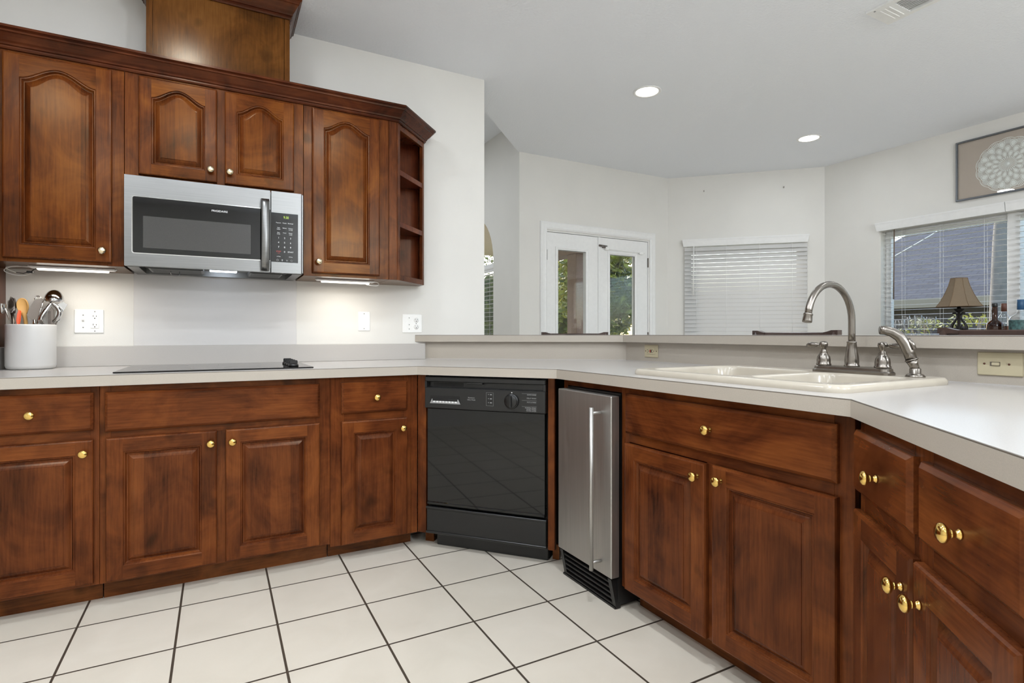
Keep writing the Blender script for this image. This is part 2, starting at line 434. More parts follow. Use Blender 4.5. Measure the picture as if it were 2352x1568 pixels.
wall('wall_doors', P1, P2, 0.15, openings=[(0.30, 1.60, 0.0, 2.085)])
wall('wall_bay', P2, P3, 0.15, openings=[(0.20, 1.365, 0.75, 2.03)])
wall('wall_right', P3, PR, 0.15, openings=[(0.54, 2.46, 0.72, 2.045), (3.6, 5.0, 0.72, 2.045)])
wall('wall_rear', PR, (-2.6, -2.6), 0.15)
wall('wall_far_left', (-2.6, -2.6), (-2.6, 7.6), 0.15, z1=3.2)
wall('wall_great_room', (-2.6, 7.6), (2.66, 7.6), 0.15, z1=3.2)
# great room wall with the arched window
yc, ra, zs = 5.585, 0.51, 1.846
arch = [(yc - ra, 0.55), (yc + ra, 0.55)] + [(yc + ra * math.cos(t), zs + ra * math.sin(t)) for t in [i * PI / 20 for i in range(0, 21)]]
TO_X = Matrix(((0, 0, 1, 0), (1, 0, 0, 0), (0, 1, 0, 0), (0, 0, 0, 1)))   # (y,z,x) -> world
m = MB(); m.prism([(4.67, 0), (7.6, 0), (7.6, 3.2), (4.67, 3.2)], 2.507, 2.657, holes=[arch], M=TO_X)
m.box(2.507, 2.657, 4.53, 4.67, 2.801, 3.2)
struct(m.build('wall_arch', WALL))

# raised bar half wall, laminate faced
BARW = [(1.174, 3.36), (2.2, 2.62), (2.112, 0.532), (1.236, -0.401)]
out = offset_poly(BARW, 0.12)
out[0] = (1.174 + 0.12 / 0.585, 3.36)
m = MB(); m.prism(BARW + out[::-1], 0.0, 1.03)
struct(m.build('wall_bar', LAME))

# ------------------------------------------------------------------ worktop, bar top, backsplash
CT, CTB = 0.918, 0.875
DE = rpt('D', 0.95, 0); DEB = rpt('D', 0.95, 0.72)
poly = [(-0.868, 2.64), AB, BC, CD, (DE[0], DE[1]), (DEB[0], DEB[1]), BARW[2], BARW[1], BARW[0], (-0.868, 3.36)]
def rrect(x0, x1, y0, y1, r, n=6):
    pts = []
    for cx, cy, a0 in ((x1 - r, y0 + r, -PI / 2), (x1 - r, y1 - r, 0), (x0 + r, y1 - r, PI / 2), (x0 + r, y0 + r, PI)):
        for i in range(n + 1): pts.append((cx + r * math.cos(a0 + PI / 2 * i / n), cy + r * math.sin(a0 + PI / 2 * i / n)))
    return pts
SX0, SX1, SY0, SY1 = 1.445, 2.045, 0.86, 1.70
worktop = thing('worktop', 'pale laminate kitchen worktop angled around the corner with dark seam line', 'worktop', (0.881, 2.64, CTB))
off = (-0.881, -2.64, -CTB)
m = MB(); m.prism(poly, CTB, CT, holes=[rrect(SX0 + .03, SX1 - .03, SY0 + .03, SY1 - .03, 0.05)])
m.build('slab', LAM, worktop, off)
FRONT = [(-0.868, 2.64), AB, BC, CD, (DE[0], DE[1])]
def strip(m, pts, d0, d1, z0, z1, mi=0):
    a = offset_poly(pts, d0); b = offset_poly(pts, d1)
    for i in range(len(pts) - 1):
        q = [a[i], a[i + 1], b[i + 1], b[i]]
        m.prism(q, z0, z1, mi)
m = MB(); strip(m, FRONT, -0.0015, 0.002, CTB - 0.001, CT - 0.0035); m.build('edge_band', LAME, worktop, off)
m = MB(); strip(m, FRONT, -0.0006, 0.003, CT - 0.0036, CT - 0.0012); m.build('seam', SEAM, worktop, off)
m = MB(); m.box(-0.868, 1.166, 3.341, 3.36, CT, 1.018, 0, 0.002); m.box(-0.868, -0.856, 2.72, 3.341, CT, 1.018, 0, 0.002)
m.build('backsplash', LAM, worktop, off)
m = MB()
for a, b in ((BARW[0], BARW[1]), (BARW[1], BARW[2])):
    strip(m, [a, b], -0.004, 0.0, CT, CT + 0.004)
m.build('caulk', LAM, worktop, off)
# raised bar top
inn = offset_poly(BARW, -0.04); inn[0] = (1.174 - 0.04 / 0.585, 3.3595)
ot = offset_poly(BARW, 0.34); ot[0] = (1.174 + 0.34 / 0.585, 3.3595)
bt = thing('raised_counter', 'raised laminate bar top running behind the sink', 'bar top', (2.2, 2.62, 1.03))
off = (-2.2, -2.62, -1.03)
m = MB(); m.prism(inn + ot[::-1], 1.03, 1.0725); m.build('slab', LAM, bt, off)
m = MB(); strip(m, inn, -0.0015, 0.002, 1.0295, 1.069); m.build('edge_band', LAME, bt, off)
m = MB(); strip(m, inn, -0.0006, 0.003, 1.069, 1.0714); m.build('seam', SEAM, bt, off)
# smooth panel on the wall behind the cooktop
m = MB(); m.box(-0.376, 0.399, 3.356, 3.36, 1.018, 1.40, 0, 0.001)
o = m.build('wall_panel', SPLASHP); tag(o, 'smooth grey splash panel on the wall under the microwave', 'wall panel')

# ------------------------------------------------------------------ cabinet doors, drawers, knobs
def outline(x0, x1, z0, z1, rise, d, n=20):
    pts = [(x0 + d, z0 + d), (x1 - d, z0 + d)]
    if rise <= 0: return pts + [(x1 - d, z1 - d), (x0 + d, z1 - d)]
    for i in range(n + 1):
        t = 1 - 2 * i / n
        pts.append(((x0 + x1) / 2 + t * ((x1 - x0) / 2 - d), z1 - rise - d + rise * (0.5 * (1 + math.cos(PI * t))) ** 0.85))
    return pts
def knob_part(parent, x, z, yf, off, mat):
    m = MB()
    prof = [(0.0001, 0), (0.0085, 0), (0.0085, 0.003), (0.0055, 0.006), (0.005, 0.010), (0.0075, 0.012), (0.0075, 0.0145), (0.006, 0.0165), (0.012, 0.019), (0.0157, 0.0225), (0.0162, 0.0255), (0.0145, 0.0295), (0.010, 0.0325), (0.005, 0.034), (0.0001, 0.0345)]
    m.lathe(prof, seg=28, M=Matrix.Translation((x, yf, z)) @ Matrix.Rotation(PI / 2, 4, 'X'))
    return m.build('knob', mat, parent, off)
def door_part(parent, x0, x1, z0, z1, yf, off, rise=0.0, knob=None, kmat=None, sw=0.056, name='door', mats=None):
    mv, mh, mp = mats or (WV, WH, WP)
    m = MB(); e = 0.007
    xi0, xi1, zi0, zi1 = x0 + sw, x1 - sw, z0 + sw, z1 - (sw * 0.8 if rise else sw)
    q = lambda a, b, c, d, mi: m.add([(a, yf, c), (b, yf, c), (b, yf, d), (a, yf, d)], [(0, 1, 2, 3)], mi)
    q(x0 + e, xi0, z0 + e, z1 - e, 0); q(xi1, x1 - e, z0 + e, z1 - e, 0)
    q(xi0, xi1, z0 + e, zi0, 1)
    ol = outline(xi0, xi1, zi0, zi1, rise, 0.0)
    top = ol[2:]
    for i in range(len(top) - 1):
        a, b = top[i], top[i + 1]
        m.add([(a[0], yf, a[1]), (a[0], yf, z1 - e), (b[0], yf, z1 - e), (b[0], yf, b[1])], [(0, 1, 2, 3)], 1)
    R = lambda d, y: [(x0 + d, y, z0 + d), (x1 - d, y, z0 + d), (x1 - d, y, z1 - d), (x0 + d, y, z1 - d)]
    m.rings([R(e, yf), R(0.0025, yf + 0.0015), R(0, yf + 0.0065), R(0, yf + 0.0195)], 0, False, True, False, True, flip=True)
    O = lambda d, y: [(a, y, b) for a, b in outline(xi0, xi1, zi0, zi1, rise, d)]
    m.rings([O(0, yf), O(0.002, yf + 0.002), O(0.003, yf + 0.0042), O(0.0065, yf + 0.0045), O(0.008, yf + 0.008), O(0.012, yf + 0.0135)], 0, False)
    d = m.build(name, [mv, mh], parent, off)
    m = MB()
    m.rings([O(0.011, yf + 0.0137), O(0.0155, yf + 0.0137), O(0.0165, yf + 0.0128), O(0.021, yf + 0.0095), O(0.027, yf + 0.0058), O(0.033, yf + 0.0034), O(0.0362, yf + 0.0028), O(0.0368, yf + 0.0006)], 0, False, True, False, True)
    m.build('panel', mp, d, off)
    if knob: knob_part(d, knob[0], knob[1], yf, off, kmat or BRASS)
    return d
def drawer_part(parent, x0, x1, z0, z1, yf, off, knob=None, name='drawer'):
    m = MB()
    R = lambda d, y: [(x0 + d, y, z0 + d), (x1 - d, y, z0 + d), (x1 - d, y, z1 - d), (x0 + d, y, z1 - d)]
    m.rings([R(0, yf + 0.0195), R(0, yf + 0.009), R(0.0015, yf + 0.007), R(0.010, yf)], 0, False, True, True, True)
    d = m.build(name, WH, parent, off)
    if knob: knob_part(d, knob[0], knob[1], yf, off, BRASS)
    return d
def base_cabinet(run, s0, s1, label, yF, stiles, rails, doors=(), drawers=(), toe=True, zb=0.088, back=0.60, toe_y=0.12, body=None, name='base_cabinet'):
    o, a = RUN[run]
    t = thing(name, label, 'cabinet', rpt(run, s0, 0), a, 'dark wood kitchen cabinets')
    off = (-s0, 0, 0)
    m = MB()
    b0, b1 = body or (s0, s1)
    ya = yF + 0.0205; zc_ = CTB - 0.002
    m.box(b0 + 0.002, b0 + 0.02, ya, back, zb, zc_); m.box(b1 - 0.02, b1 - 0.002, ya, back, zb, zc_)
    m.box(b0 + 0.02, b1 - 0.02, ya, back, zb, zb + 0.018); m.box(b0 + 0.02, b1 - 0.02, back - 0.008, back, zb + 0.018, zc_)
    m.build('carcass', WIN, t, off)
    m = MB()
    for (x0, x1, z0, z1) in stiles: m.box(x0, x1, yF, yF + 0.02, z0, z1, 0, 0.0008)
    for (x0, x1, z0, z1) in rails: m.box(x0, x1, yF, yF + 0.02, z0, z1, 1, 0.0008)
    m.build('face_frame', [WV, WH], t, off)
    if toe:
        m = MB(); m.box(b0 + 0.002, b1 - 0.002, toe_y, toe_y + 0.018, 0.0, zb); m.build('toe_kick', WTOE, t, off)
    for d in doors: door_part(t, *d[:4], yF - 0.02, off, knob=d[4])
    for d in drawers: drawer_part(t, *d[:4], yF - 0.02, off, knob=d[4])
    return t
zt = CTB - 0.001
base_cabinet('A', -0.866, -0.411, 'dark wood base cabinet under the utensil crock, one drawer above one door', 0.04,
    [(-0.866, -0.80, 0.088, zt), (-0.44, -0.412, 0.088, zt)], [(-0.80, -0.44, 0.835, zt), (-0.80, -0.44, 0.655, 0.71), (-0.80, -0.44, 0.088, 0.12)],
    [(-0.805, -0.429, 0.100, 0.664, (-0.458, 0.614))], [(-0.805, -0.429, 0.700, 0.848, (-0.617, 0.773))])
base_cabinet('A', -0.411, 0.467, 'wide dark wood base cabinet under the cooktop, false drawer over two doors', 0.04,
    [(-0.411, -0.375, 0.088, zt), (-0.02, 0.045, 0.088, 0.66), (0.40, 0.466, 0.088, zt)],
    [(-0.375, 0.40, 0.835, zt), (-0.375, 0.40, 0.66, 0.715), (-0.375, -0.02, 0.088, 0.12), (0.045, 0.40, 0.088, 0.12)],
    [(-0.390, -0.003, 0.096, 0.665, (-0.026, 0.613)), (0.030, 0.418, 0.096, 0.665, (0.056, 0.613))], [(-0.393, 0.418, 0.690, 0.847, None)])
base_cabinet('A', 0.467, 0.925, 'narrow dark wood base cabinet left of the black dishwasher', 0.04,
    [(0.467, 0.53, 0.072, zt), (0.825, 0.86, 0.072, zt), (0.861, 0.893, 0.072, zt)], [(0.53, 0.825, 0.835, zt), (0.53, 0.825, 0.65, 0.712), (0.53, 0.825, 0.072, 0.10)],
    [(0.516, 0.837, 0.076, 0.662, (0.810, 0.612))], [(0.516, 0.838, 0.698, 0.846, (0.680, 0.771))], zb=0.072, body=(0.467, 0.885))
# wood posts either side of the dishwasher
for s0, s1, side in ((-0.021, 0.027, 'left'), (0.668, 0.7, 'right')):
    o, a = RUN['B']
    t = thing('filler_post', 'slim upright wood post between dishwasher and ' + ('narrow corner cabinet' if side == 'left' else 'steel ice maker'), 'wood post', rpt('B', s0, 0.04), a, 'posts framing the dishwasher')
    m = MB(); m.box(0, s1 - s0, 0, 0.03, 0.072, zt, 0, 0.001); m.build('post', WV, t)
    m = MB(); m.box(0, s1 - s0, 0.08, 0.098, 0.0, 0.072, 0); m.build('toe_kick', WTOE, t)
# sink run (C): the face frame also spans the ice maker bay
base_cabinet('C', 0.0, 1.302, 'dark wood sink cabinet with one wide drawer front over two doors', 0.04,
    [(0.0, 0.028, 0.072, zt), (0.408, 0.452, 0.088, zt), (0.832, 0.876, 0.088, 0.66), (1.25, 1.302, 0.088, zt)],
    [(0.028, 0.408, 0.846, zt), (0.452, 1.25, 0.835, zt), (0.452, 1.25, 0.66, 0.715), (0.452, 0.832, 0.088, 0.12), (0.876, 1.25, 0.088, 0.12)],
    [(0.443, 0.840, 0.094, 0.658, (0.810, 0.613)), (0.868, 1.264, 0.094, 0.660, (0.905, 0.619))], [(0.443, 1.264, 0.695, 0.847, (0.861, 0.772))],
    body=(0.42, 1.29), back=0.72)
# near run (D)
base_cabinet('D', 0.0, 0.95, 'nearest dark wood base cabinet, two drawers over two doors with long brass knobs', 0.02,
    [(0.004, 0.03, 0.088, zt), (0.29, 0.365, 0.088, zt), (0.63, 0.70, 0.088, zt), (0.70, 0.95, 0.088, zt)],
    [(0.03, 0.29, 0.83, zt), (0.365, 0.63, 0.83, zt), (0.03, 0.29, 0.64, 0.715), (0.365, 0.63, 0.64, 0.715), (0.03, 0.63, 0.088, 0.12)],
    [(0.010, 0.318, 0.094, 0.655, (0.286, 0.588)), (0.330, 0.638, 0.094, 0.655, (0.362, 0.588))],
    [(0.009, 0.314, 0.700, 0.846, (0.1615, 0.764)), (0.348, 0.653, 0.700, 0.845, (0.50, 0.764))], body=(0.03, 0.95), toe_y=0.10, back=0.55)

# tall pantry at the far left
t = thing('pantry_cabinet', 'tall dark wood cabinet side at the far left edge beside the crock', 'cabinet', (-1.5, 2.74, 0), 0, 'dark wood kitchen cabinets')
m = MB(); m.box(0, 0.632, 0.02, 0.618, 0.0, 2.28, 0, 0.001); m.build('carcass', WV, t)
door_part(t, 0.02, 0.612, 0.10, 2.24, 0.0, (0, 0, 0), knob=(0.58, 1.1))

# ------------------------------------------------------------------ upper cabinets
UB, UT = 1.382, 2.281
def upper(s0, s1, label, zb, stiles, rails, doors, name='wall_cabinet'):
    t = thing(name, label, 'cabinet', (s0, 3.02, zb), 0, 'dark wood kitchen cabinets')
    off = (-s0, -0.38, -zb)
    m = MB(); m.box(s0 + 0.001, s1 - 0.001, 0.4005, 0.719, zb + 0.012, UT); m.build('carcass', WIN, t, off)
    m = MB(); m.box(s0 + 0.001, s1 - 0.001, 0.4005, 0.719, zb, zb + 0.0115); m.build('bottom_panel', WPLY, t, off)
    m = MB()
    for (x0, x1, z0, z1) in stiles: m.box(x0, x1, 0.38, 0.40, z0, z1, 0, 0.0008)
    for (x0, x1, z0, z1) in rails: m.box(x0, x1, 0.38, 0.40, z0, z1, 1, 0.0008)
    m.build('face_frame', [UV_, UH_], t, off)
    for d in doors: door_part(t, *d[:4], 0.36, off, rise=d[5], knob=d[4], kmat=PBRASS, sw=d[6], mats=(UV_, UH_, UP_))
    return t
upper(-0.866, -0.373, 'tall dark wood wall cabinet with arched door left of the microwave', UB,
    [(-0.866, -0.775, UB, UT), (-0.435, -0.374, UB, UT)], [(-0.775, -0.435, 2.24, UT), (-0.775, -0.435, UB, 1.41)],
    [(-0.790, -0.418, 1.397, 2.256, (-0.450, 1.445), 0.055, 0.056)])
upper(-0.373, 0.392, 'short dark wood wall cabinet with two arched doors above the microwave', 1.789,
    [(-0.372, -0.30, 1.789, UT), (-0.018, 0.045, 1.789, UT), (0.33, 0.391, 1.789, UT)], [(-0.30, -0.018, 2.24, UT), (0.045, 0.33, 2.24, UT), (-0.30, -0.018, 1.789, 1.815), (0.045, 0.33, 1.789, 1.815)],
    [(-0.319, -0.003, 1.807, 2.256, (-0.030, 1.862), 0.050, 0.05), (0.030, 0.345, 1.807, 2.256, (0.052, 1.861), 0.050, 0.05)])
upper(0.392, 0.842, 'dark wood wall cabinet with arched door right of the microwave', UB,
    [(0.393, 0.45, UB, UT), (0.775, 0.841, UB, UT)], [(0.45, 0.775, 2.24, UT), (0.45, 0.775, UB, 1.41)],
    [(0.434, 0.787, 1.397, 2.258, (0.464, 1.455), 0.052, 0.056)])
# angled open shelf end unit
EN0, EN1 = (0.892, 3.02), (1.133, 3.268)
t = thing('open_shelf_unit', 'angled open wood shelf at the end of the wall cabinets, three empty shelves', 'shelf', (0.842, 3.02, UB))
off = (-0.842, -3.02, -UB)
m = MB(); m.box(0.843, 0.888, 3.02, 3.04, UB, UT, 0, 0.0008); m.build('stile', WV, t, off)
le = (v2(EN1) - v2(EN0)).length; ae = math.atan2(EN1[1] - EN0[1], EN1[0] - EN0[0])
ME = frame2(EN0, ae)
m = MB()
m.box(0, 0.030, 0, 0.02, UB, UT, 0, 0.001, ME); m.box(le - 0.022, le, 0, 0.02, UB, UT, 0, 0.001, ME)
m.box(0.030, le - 0.022, 0, 0.02, 2.236, UT, 1, 0.001, ME); m.box(0.030, le - 0.022, 0, 0.02, UB, 1.414, 1, 0.001, ME)
m.build('face_frame', [WV, WH], t, off)
inner = [(0.862, 3.045), (0.90, 3.052), (1.118, 3.278), (1.122, 3.345), (0.862, 3.345)]
for z0 in (1.690, 1.985):
    m = MB(); m.prism(inner, z0 + 0.004, z0 + 0.024, 0)
    m.box(0.030, le - 0.022, 0.002, 0.02, z0 - 0.003, z0 + 0.027, 0, 0.001, ME); m.build('shelf', WIN, t, off)
m = MB(); m.prism([(0.843, 3.041), (0.895, 3.045), (1.122, 3.278), (1.133, 3.29), (1.133, 3.359), (0.843, 3.359)], UB, UB + 0.012); m.build('bottom_panel', WPLY, t, off)
m = MB(); m.prism([(0.843, 3.041), (0.895, 3.045), (1.122, 3.278), (1.133, 3.29), (1.133, 3.359), (0.843, 3.359)], UT - 0.012, UT); m.build('top_panel', WIN, t, off)
m = MB(); m.box(0.862, 1.122, 3.345, 3.359, UB + 0.012, UT - 0.012); m.box(0.843, 0.861, 3.041, 3.345, UB + 0.012, UT - 0.012); m.box(1.122, 1.134, 3.285, 3.359, UB + .012, UT - .012)
m.build('back_panel', WIN, t, off)
# crown moulding
CROWN = [(0.0, 2.268), (0.006, 2.268), (0.010, 2.274), (0.010, 2.281), (0.016, 2.283), (0.018, 2.290), (0.026, 2.297), (0.036, 2.309), (0.044, 2.318), (0.048, 2.322), (0.052, 2.323), (0.054, 2.330), (0.062, 2.335), (0.066, 2.336), (0.066, 2.346), (0.0, 2.346)]
def sweep(m, path, prof, mi=0):
    loops = []
    offs = [offset_poly(path, -d) for d, z in prof]
    for i in range(len(path)): loops.append([(offs[k][i][0], offs[k][i][1], prof[k][1]) for k in range(len(prof))])
    m.rings(loops, mi, False, True, True, True, flip=True)
m = MB(); sweep(m, [(-0.866, 3.0185), (0.893, 3.0185), (1.1345, 3.267), (1.1345, 3.36)], CROWN)
o = m.build('crown_moulding', WC); tag(o, 'dark wood crown moulding along the tops of the wall cabinets', 'moulding')
# chase box over the cabinets
t = thing('vent_chase', 'square wood box rising from the wall cabinets to the ceiling', 'vent box', (-0.293, 3.04, UT))
off = (0.293, -3.04, -UT)
m = MB(); m.box(-0.293, 0.328, 3.05, 3.36, UT, 2.797); m.build('box', WPLY, t, off)
m = MB(); m.box(-0.293, -0.268, 3.04, 3.05, UT, 2.797, 0, 0.001); m.box(0.303, 0.328, 3.04, 3.05, UT, 2.797, 0, 0.001); m.box(-0.266, 0.301, 3.043, 3.05, UT, 2.797); m.build('front_panel', WPLY, t, off)
m = MB(); sweep(m, [(-0.293, 3.36), (-0.293, 3.04), (0.328, 3.04), (0.328, 3.36)], [(d * 0.82, 2.797 - (2.346 - z) * 1.25) for d, z in CROWN]); m.build('crown', WC, t, off)

# ------------------------------------------------------------------ microwave
MWX0, MWX1, MWZ0, MWZ1 = -0.366, 0.385, 1.379, 1.787
t = thing('microwave', 'stainless over-the-range microwave with black glass door and green clock', 'microwave', (-0.366, 2.955, MWZ0))
off = (0.366, -2.955, -MWZ0)
m = MB()
m.box(MWX0 + 0.006, MWX1 - 0.006, 2.99, 3.355, MWZ0 + 0.03, MWZ1, 0)
for x0, x1 in ((MWX0 + 0.006, MWX0 + 0.05), (MWX1 - 0.05, MWX1 - 0.006)): m.box(x0, x1, 2.99, 3.355, MWZ0 + 0.002, MWZ0 + 0.03, 0)
m.box(MWX0 + 0.05, MWX1 - 0.05, 3.30, 3.355, MWZ0 + 0.002, MWZ0 + 0.03, 0)
m.build('body', STEEL, t, off)
m = MB(); m.box(MWX0 + 0.05, MWX1 - 0.05, 2.985, 3.04, MWZ0 + 0.016, MWZ0 + 0.029); m.build('vent_grille', BLACK, t, off)
for x0, x1 in ((-0.29, -0.06), (0.14, 0.30)):
    m = MB(); m.box(x0, x1, 3.06, 3.26, MWZ0 + 0.006, MWZ0 + 0.029, 0, 0.003)
    for k in range(14): m.box(x0 + 0.012, x1 - 0.012, 3.07 + k * 0.0132, 3.076 + k * 0.0132, MWZ0 + 0.004, MWZ0 + 0.007)
    m.build('grease_filter', STEEL, t, off)
m = MB(); m.tube([(-0.20, 3.12, MWZ0 + 0.008), (-0.20, 3.12, MWZ0 - 0.012), (-0.19, 3.125, MWZ0 - 0.018), (-0.175, 3.13, MWZ0 - 0.018), (-0.165, 3.135, MWZ0 - 0.012), (-0.165, 3.135, MWZ0 + 0.008)], 0.0014, 6); m.build('filter_ring', CHROME, t, off)
m = MB(); m.box(-0.035, 0.085, 3.06, 3.12, MWZ0 + 0.008, MWZ0 + 0.029, 0, 0.002); m.build('lamp', HOODLED, t, off)
XS = 0.231
m = MB(); yf = 2.955
# door: steel border around the black glass
gx0, gx1, gz0, gz1 = -0.336, XS - 0.036, 1.441, 1.694
for b in ((MWX0, gx0, MWZ0 + .004, MWZ1), (gx0, XS - 0.0025, gz1, MWZ1), (gx0, XS - 0.0025, MWZ0 + .004, gz0)): m.box(b[0], b[1], yf, yf + 0.034, b[2], b[3], 0)
d = m.build('door', STEEL, t, off)
m = MB(); m.box(gx0, XS - 0.0025, yf + 0.0015, yf + 0.03, gz0, gz1, 0, 0.001); g = m.build('door_glass', GLASSBLK, d, off)
m = MB(); m.box(-0.296, 0.142, yf + 0.0005, yf + 0.0016, 1.466, 1.609); m.build('window', MESHWIN, d, off)
m = MB(); rr = rrect(gx0 - 0.003, XS + 0.01, gz0 - 0.003, gz1 + 0.003, 0.01); ri = rrect(gx0 + 0.001, XS + 0.01, gz0 + 0.001, gz1 - 0.001, 0.008)
nn = [i for i in range(len(rr)) if rr[i][0] < XS - 0.03]
lo = [rr[i] for i in nn]; li = [ri[i] for i in nn]
lo = [(XS - 0.003, gz1 + 0.003)] + lo + [(XS - 0.003, gz0 - 0.003)]; li = [(XS - 0.003, gz1 - 0.001)] + li + [(XS - 0.003, gz0 + 0.001)]
m.rings([[(a, yf - 0.001, b) for a, b in lo], [(a, yf - 0.001, b) for a, b in li]], 0, False, closed=False)
m.rings([[(a, yf - 0.001, b) for a, b in li], [(a, yf + 0.0016, b) for a, b in li]], 0, False, closed=False)
m.build('glass_trim', CHROME, d, off)
XZ = lambda x, y, z: Matrix.Translation((x, y, z)) @ Matrix.Rotation(PI / 2, 4, 'X')
m = MB(); m.text('FRIGIDAIRE', 0.0125, XZ(0.008, yf + 0.001, 1.661), squeeze=1.08); m.build('lettering', WHITETXT, d, off)
m = MB()
hp = []
for i in range(17):
    k = i / 16; hp.append((1.389 + (1.741 - 1.389) * k, yf - 0.012 - 0.026 * math.sin(PI * k) ** 0.6))
loops = []
for z, y in hp: loops.append([(0.186, y, z), (0.189, y - 0.006, z), (0.221, y - 0.006, z), (0.224, y, z), (0.221, y + 0.006, z), (0.189, y + 0.006, z)])
m.rings(loops, 0, True, True, True, True, flip=True)
m.box(0.193, 0.217, yf - 0.014, yf + 0.002, 1.389, 1.41, 0, 0.002); m.box(0.193, 0.217, yf - 0.014, yf + 0.002, 1.72, 1.741, 0, 0.002)
m.build('handle', STEEL, d, off)
m = MB()
px0, px1, pz0, pz1 = XS + 0.003, 0.358, 1.436, 1.681
for b in ((px1, MWX1 - 0.012, MWZ0 + .004, MWZ1), (px0, px1, pz1, MWZ1), (px0, px1, MWZ0 + .004, pz0)): m.box(b[0], b[1], yf, yf + 0.034, b[2], b[3], 0)
m.box(MWX1 - 0.012, MWX1, yf + 0.003, yf + 0.034, MWZ0 + .004, MWZ1, 0, 0.004)
cp = m.build('control_panel', STEEL, t, off)
m = MB(); m.box(px0, px1, yf + 0.001, yf + 0.03, pz0, pz1, 0, 0.001); m.build('panel_glass', GLASSBLK, cp, off)
yt = yf + 0.0004
m = MB()
cxs = (0.267, 0.295, 0.323)
rows = [(1.632, ('Popcorn', 'Potato', 'Beverage'), 0.0068), (1.607, ('Melt', 'Reheat', 'Defrost'), 0.0066), (1.6, ('Soften', '', 'serving'), 0.0066), (1.583, ('Easy', 'Timer', 'Power'), 0.0066), (1.576, ('Cook', '', 'Level'), 0.0066),
        (1.557, '123', 0.0115), (1.534, '456', 0.0115), (1.511, '789', 0.0115), (1.488, (' ', '0', ''), 0.0115), (1.464, ('+10 Sec', '', '+30 Sec'), 0.006)]
for z, tx, sz in rows:
    for c, s in zip(cxs, tx):
        if s.strip(): m.text(s, sz, XZ(c, yt, z))
m.text('START', 0.0092, XZ(0.323, yt, 1.488))
m.text('STOP', 0.0092, XZ(0.267, yt, 1.489), 1)
m.text('9:30', 0.018, XZ(0.302, yt, 1.660), 2, squeeze=0.8)
m.text('cancel', 0.0045, XZ(0.267, yt, 1.481), 1)
for k, c in enumerate((0.262, 0.284, 0.306, 0.328)):
    M3 = XZ(c, yt, 1.446)
    if k in (0, 3): m.rings([[(0.0048 * math.cos(i * PI / 8), 0.0048 * math.sin(i * PI / 8), 0) for i in range(16)], [(0.0038 * math.cos(i * PI / 8), 0.0038 * math.sin(i * PI / 8), 0) for i in range(16)]], 3, M=M3)
    if k == 1: m.lathe([(0.0034, 0), (0.0034, 0.0003)], (0, 0.0012, 0), 12, 3, False, M3); m.box(-0.0016, 0.0016, -0.005, -0.002, 0, 0.0003, 3, 0, M3)
    if k == 2:
        for an in (PI / 2, PI * 7 / 6, -PI / 6): m.box(0.0004, 0.005, -0.0009, 0.0009, 0, 0.0003, 3, 0, M3 @ Matrix.Rotation(-an, 4, 'Z'))
m.build('lettering', [WHITETXT, REDTXT, CLOCK, GREYTXT], cp, off)

# ------------------------------------------------------------------ under cabinet lights
def under_light(x0, x1, yc, label):
    t = thing('under_cabinet_light', label, 'light', ((x0 + x1) / 2, yc, UB), 0, 'white strip lights under the wall cabinets')
    L = (x1 - x0) / 2
    m = MB(); m.box(-L, L, -0.02, 0.02, -0.011, -0.001, 0, 0.002); m.box(-L - 0.006, -L + 0.012, -0.012, 0.012, -0.006, -0.001, 0, 0.001); m.box(L - 0.012, L + 0.006, -0.012, 0.012, -0.006, -0.001, 0, 0.001); m.build('housing', WHITEP, t)
    m = MB(); m.box(-L + 0.025, L - 0.025, -0.014, 0.014, -0.0185, -0.0105, 0, 0.003); m.build('diffuser', TUBE, t)
    ld = bpy.data.lights.new('strip_light', 'AREA'); ld.shape = 'RECTANGLE'; ld.size = 2 * L - 0.06; ld.size_y = 0.02; ld.energy = UNDER_W; ld.color = (1.0, 0.92, 0.8)
    lo = bpy.data.objects.new('strip_light', ld); COL.objects.link(lo); lo.parent = t; lo.location = (0, 0, -0.021)
    return t, L
t, L = under_light(-0.735, -0.425, 3.16, 'white strip light under the cabinet above the utensil crock')
m = MB(); m.tube(smooth([(-L, 0.0, -0.006), (-L - 0.03, 0.01, -0.004), (-L - 0.075, 0.03, -0.008), (-L - 0.10, 0.045, -0.022), (-L - 0.075, 0.05, -0.038), (-L - 0.03, 0.04, -0.042), (-L + 0.005, 0.02, -0.028)]), 0.002, 8); m.tube(smooth([(-L, -0.005, -0.008), (-L - 0.05, 0.0, -0.005), (-L - 0.09, 0.03, -0.012), (-L - 0.06, 0.05, -0.03)]), 0.0016, 8); m.build('cord', WHITEP, t)
m = MB(); m.tube([(-L - 0.06, 0.05, -0.03), (-L - 0.03, 0.03, -0.034), (-L, 0.01, -0.026), (-L + 0.02, 0.0, -0.012)], 0.0018, 8); m.box(-L - 0.012, -L + 0.012, -0.006, 0.012, -0.034, -0.024, 0, 0.002); m.build('black_wire', BLACK, t)
t, L = under_light(0.478, 0.790, 3.16, 'white strip light with looped cord under the cabinet right of the microwave')
m = MB(); m.tube(smooth([(L, 0.0, -0.006), (L + 0.018, -0.004, -0.006), (L + 0.03, -0.006, -0.014), (L + 0.018, -0.008, -0.026), (L - 0.02, -0.006, -0.024), (L - 0.06, 0.004, -0.014)]), 0.0026, 8); m.build('cord', WHITEP, t)

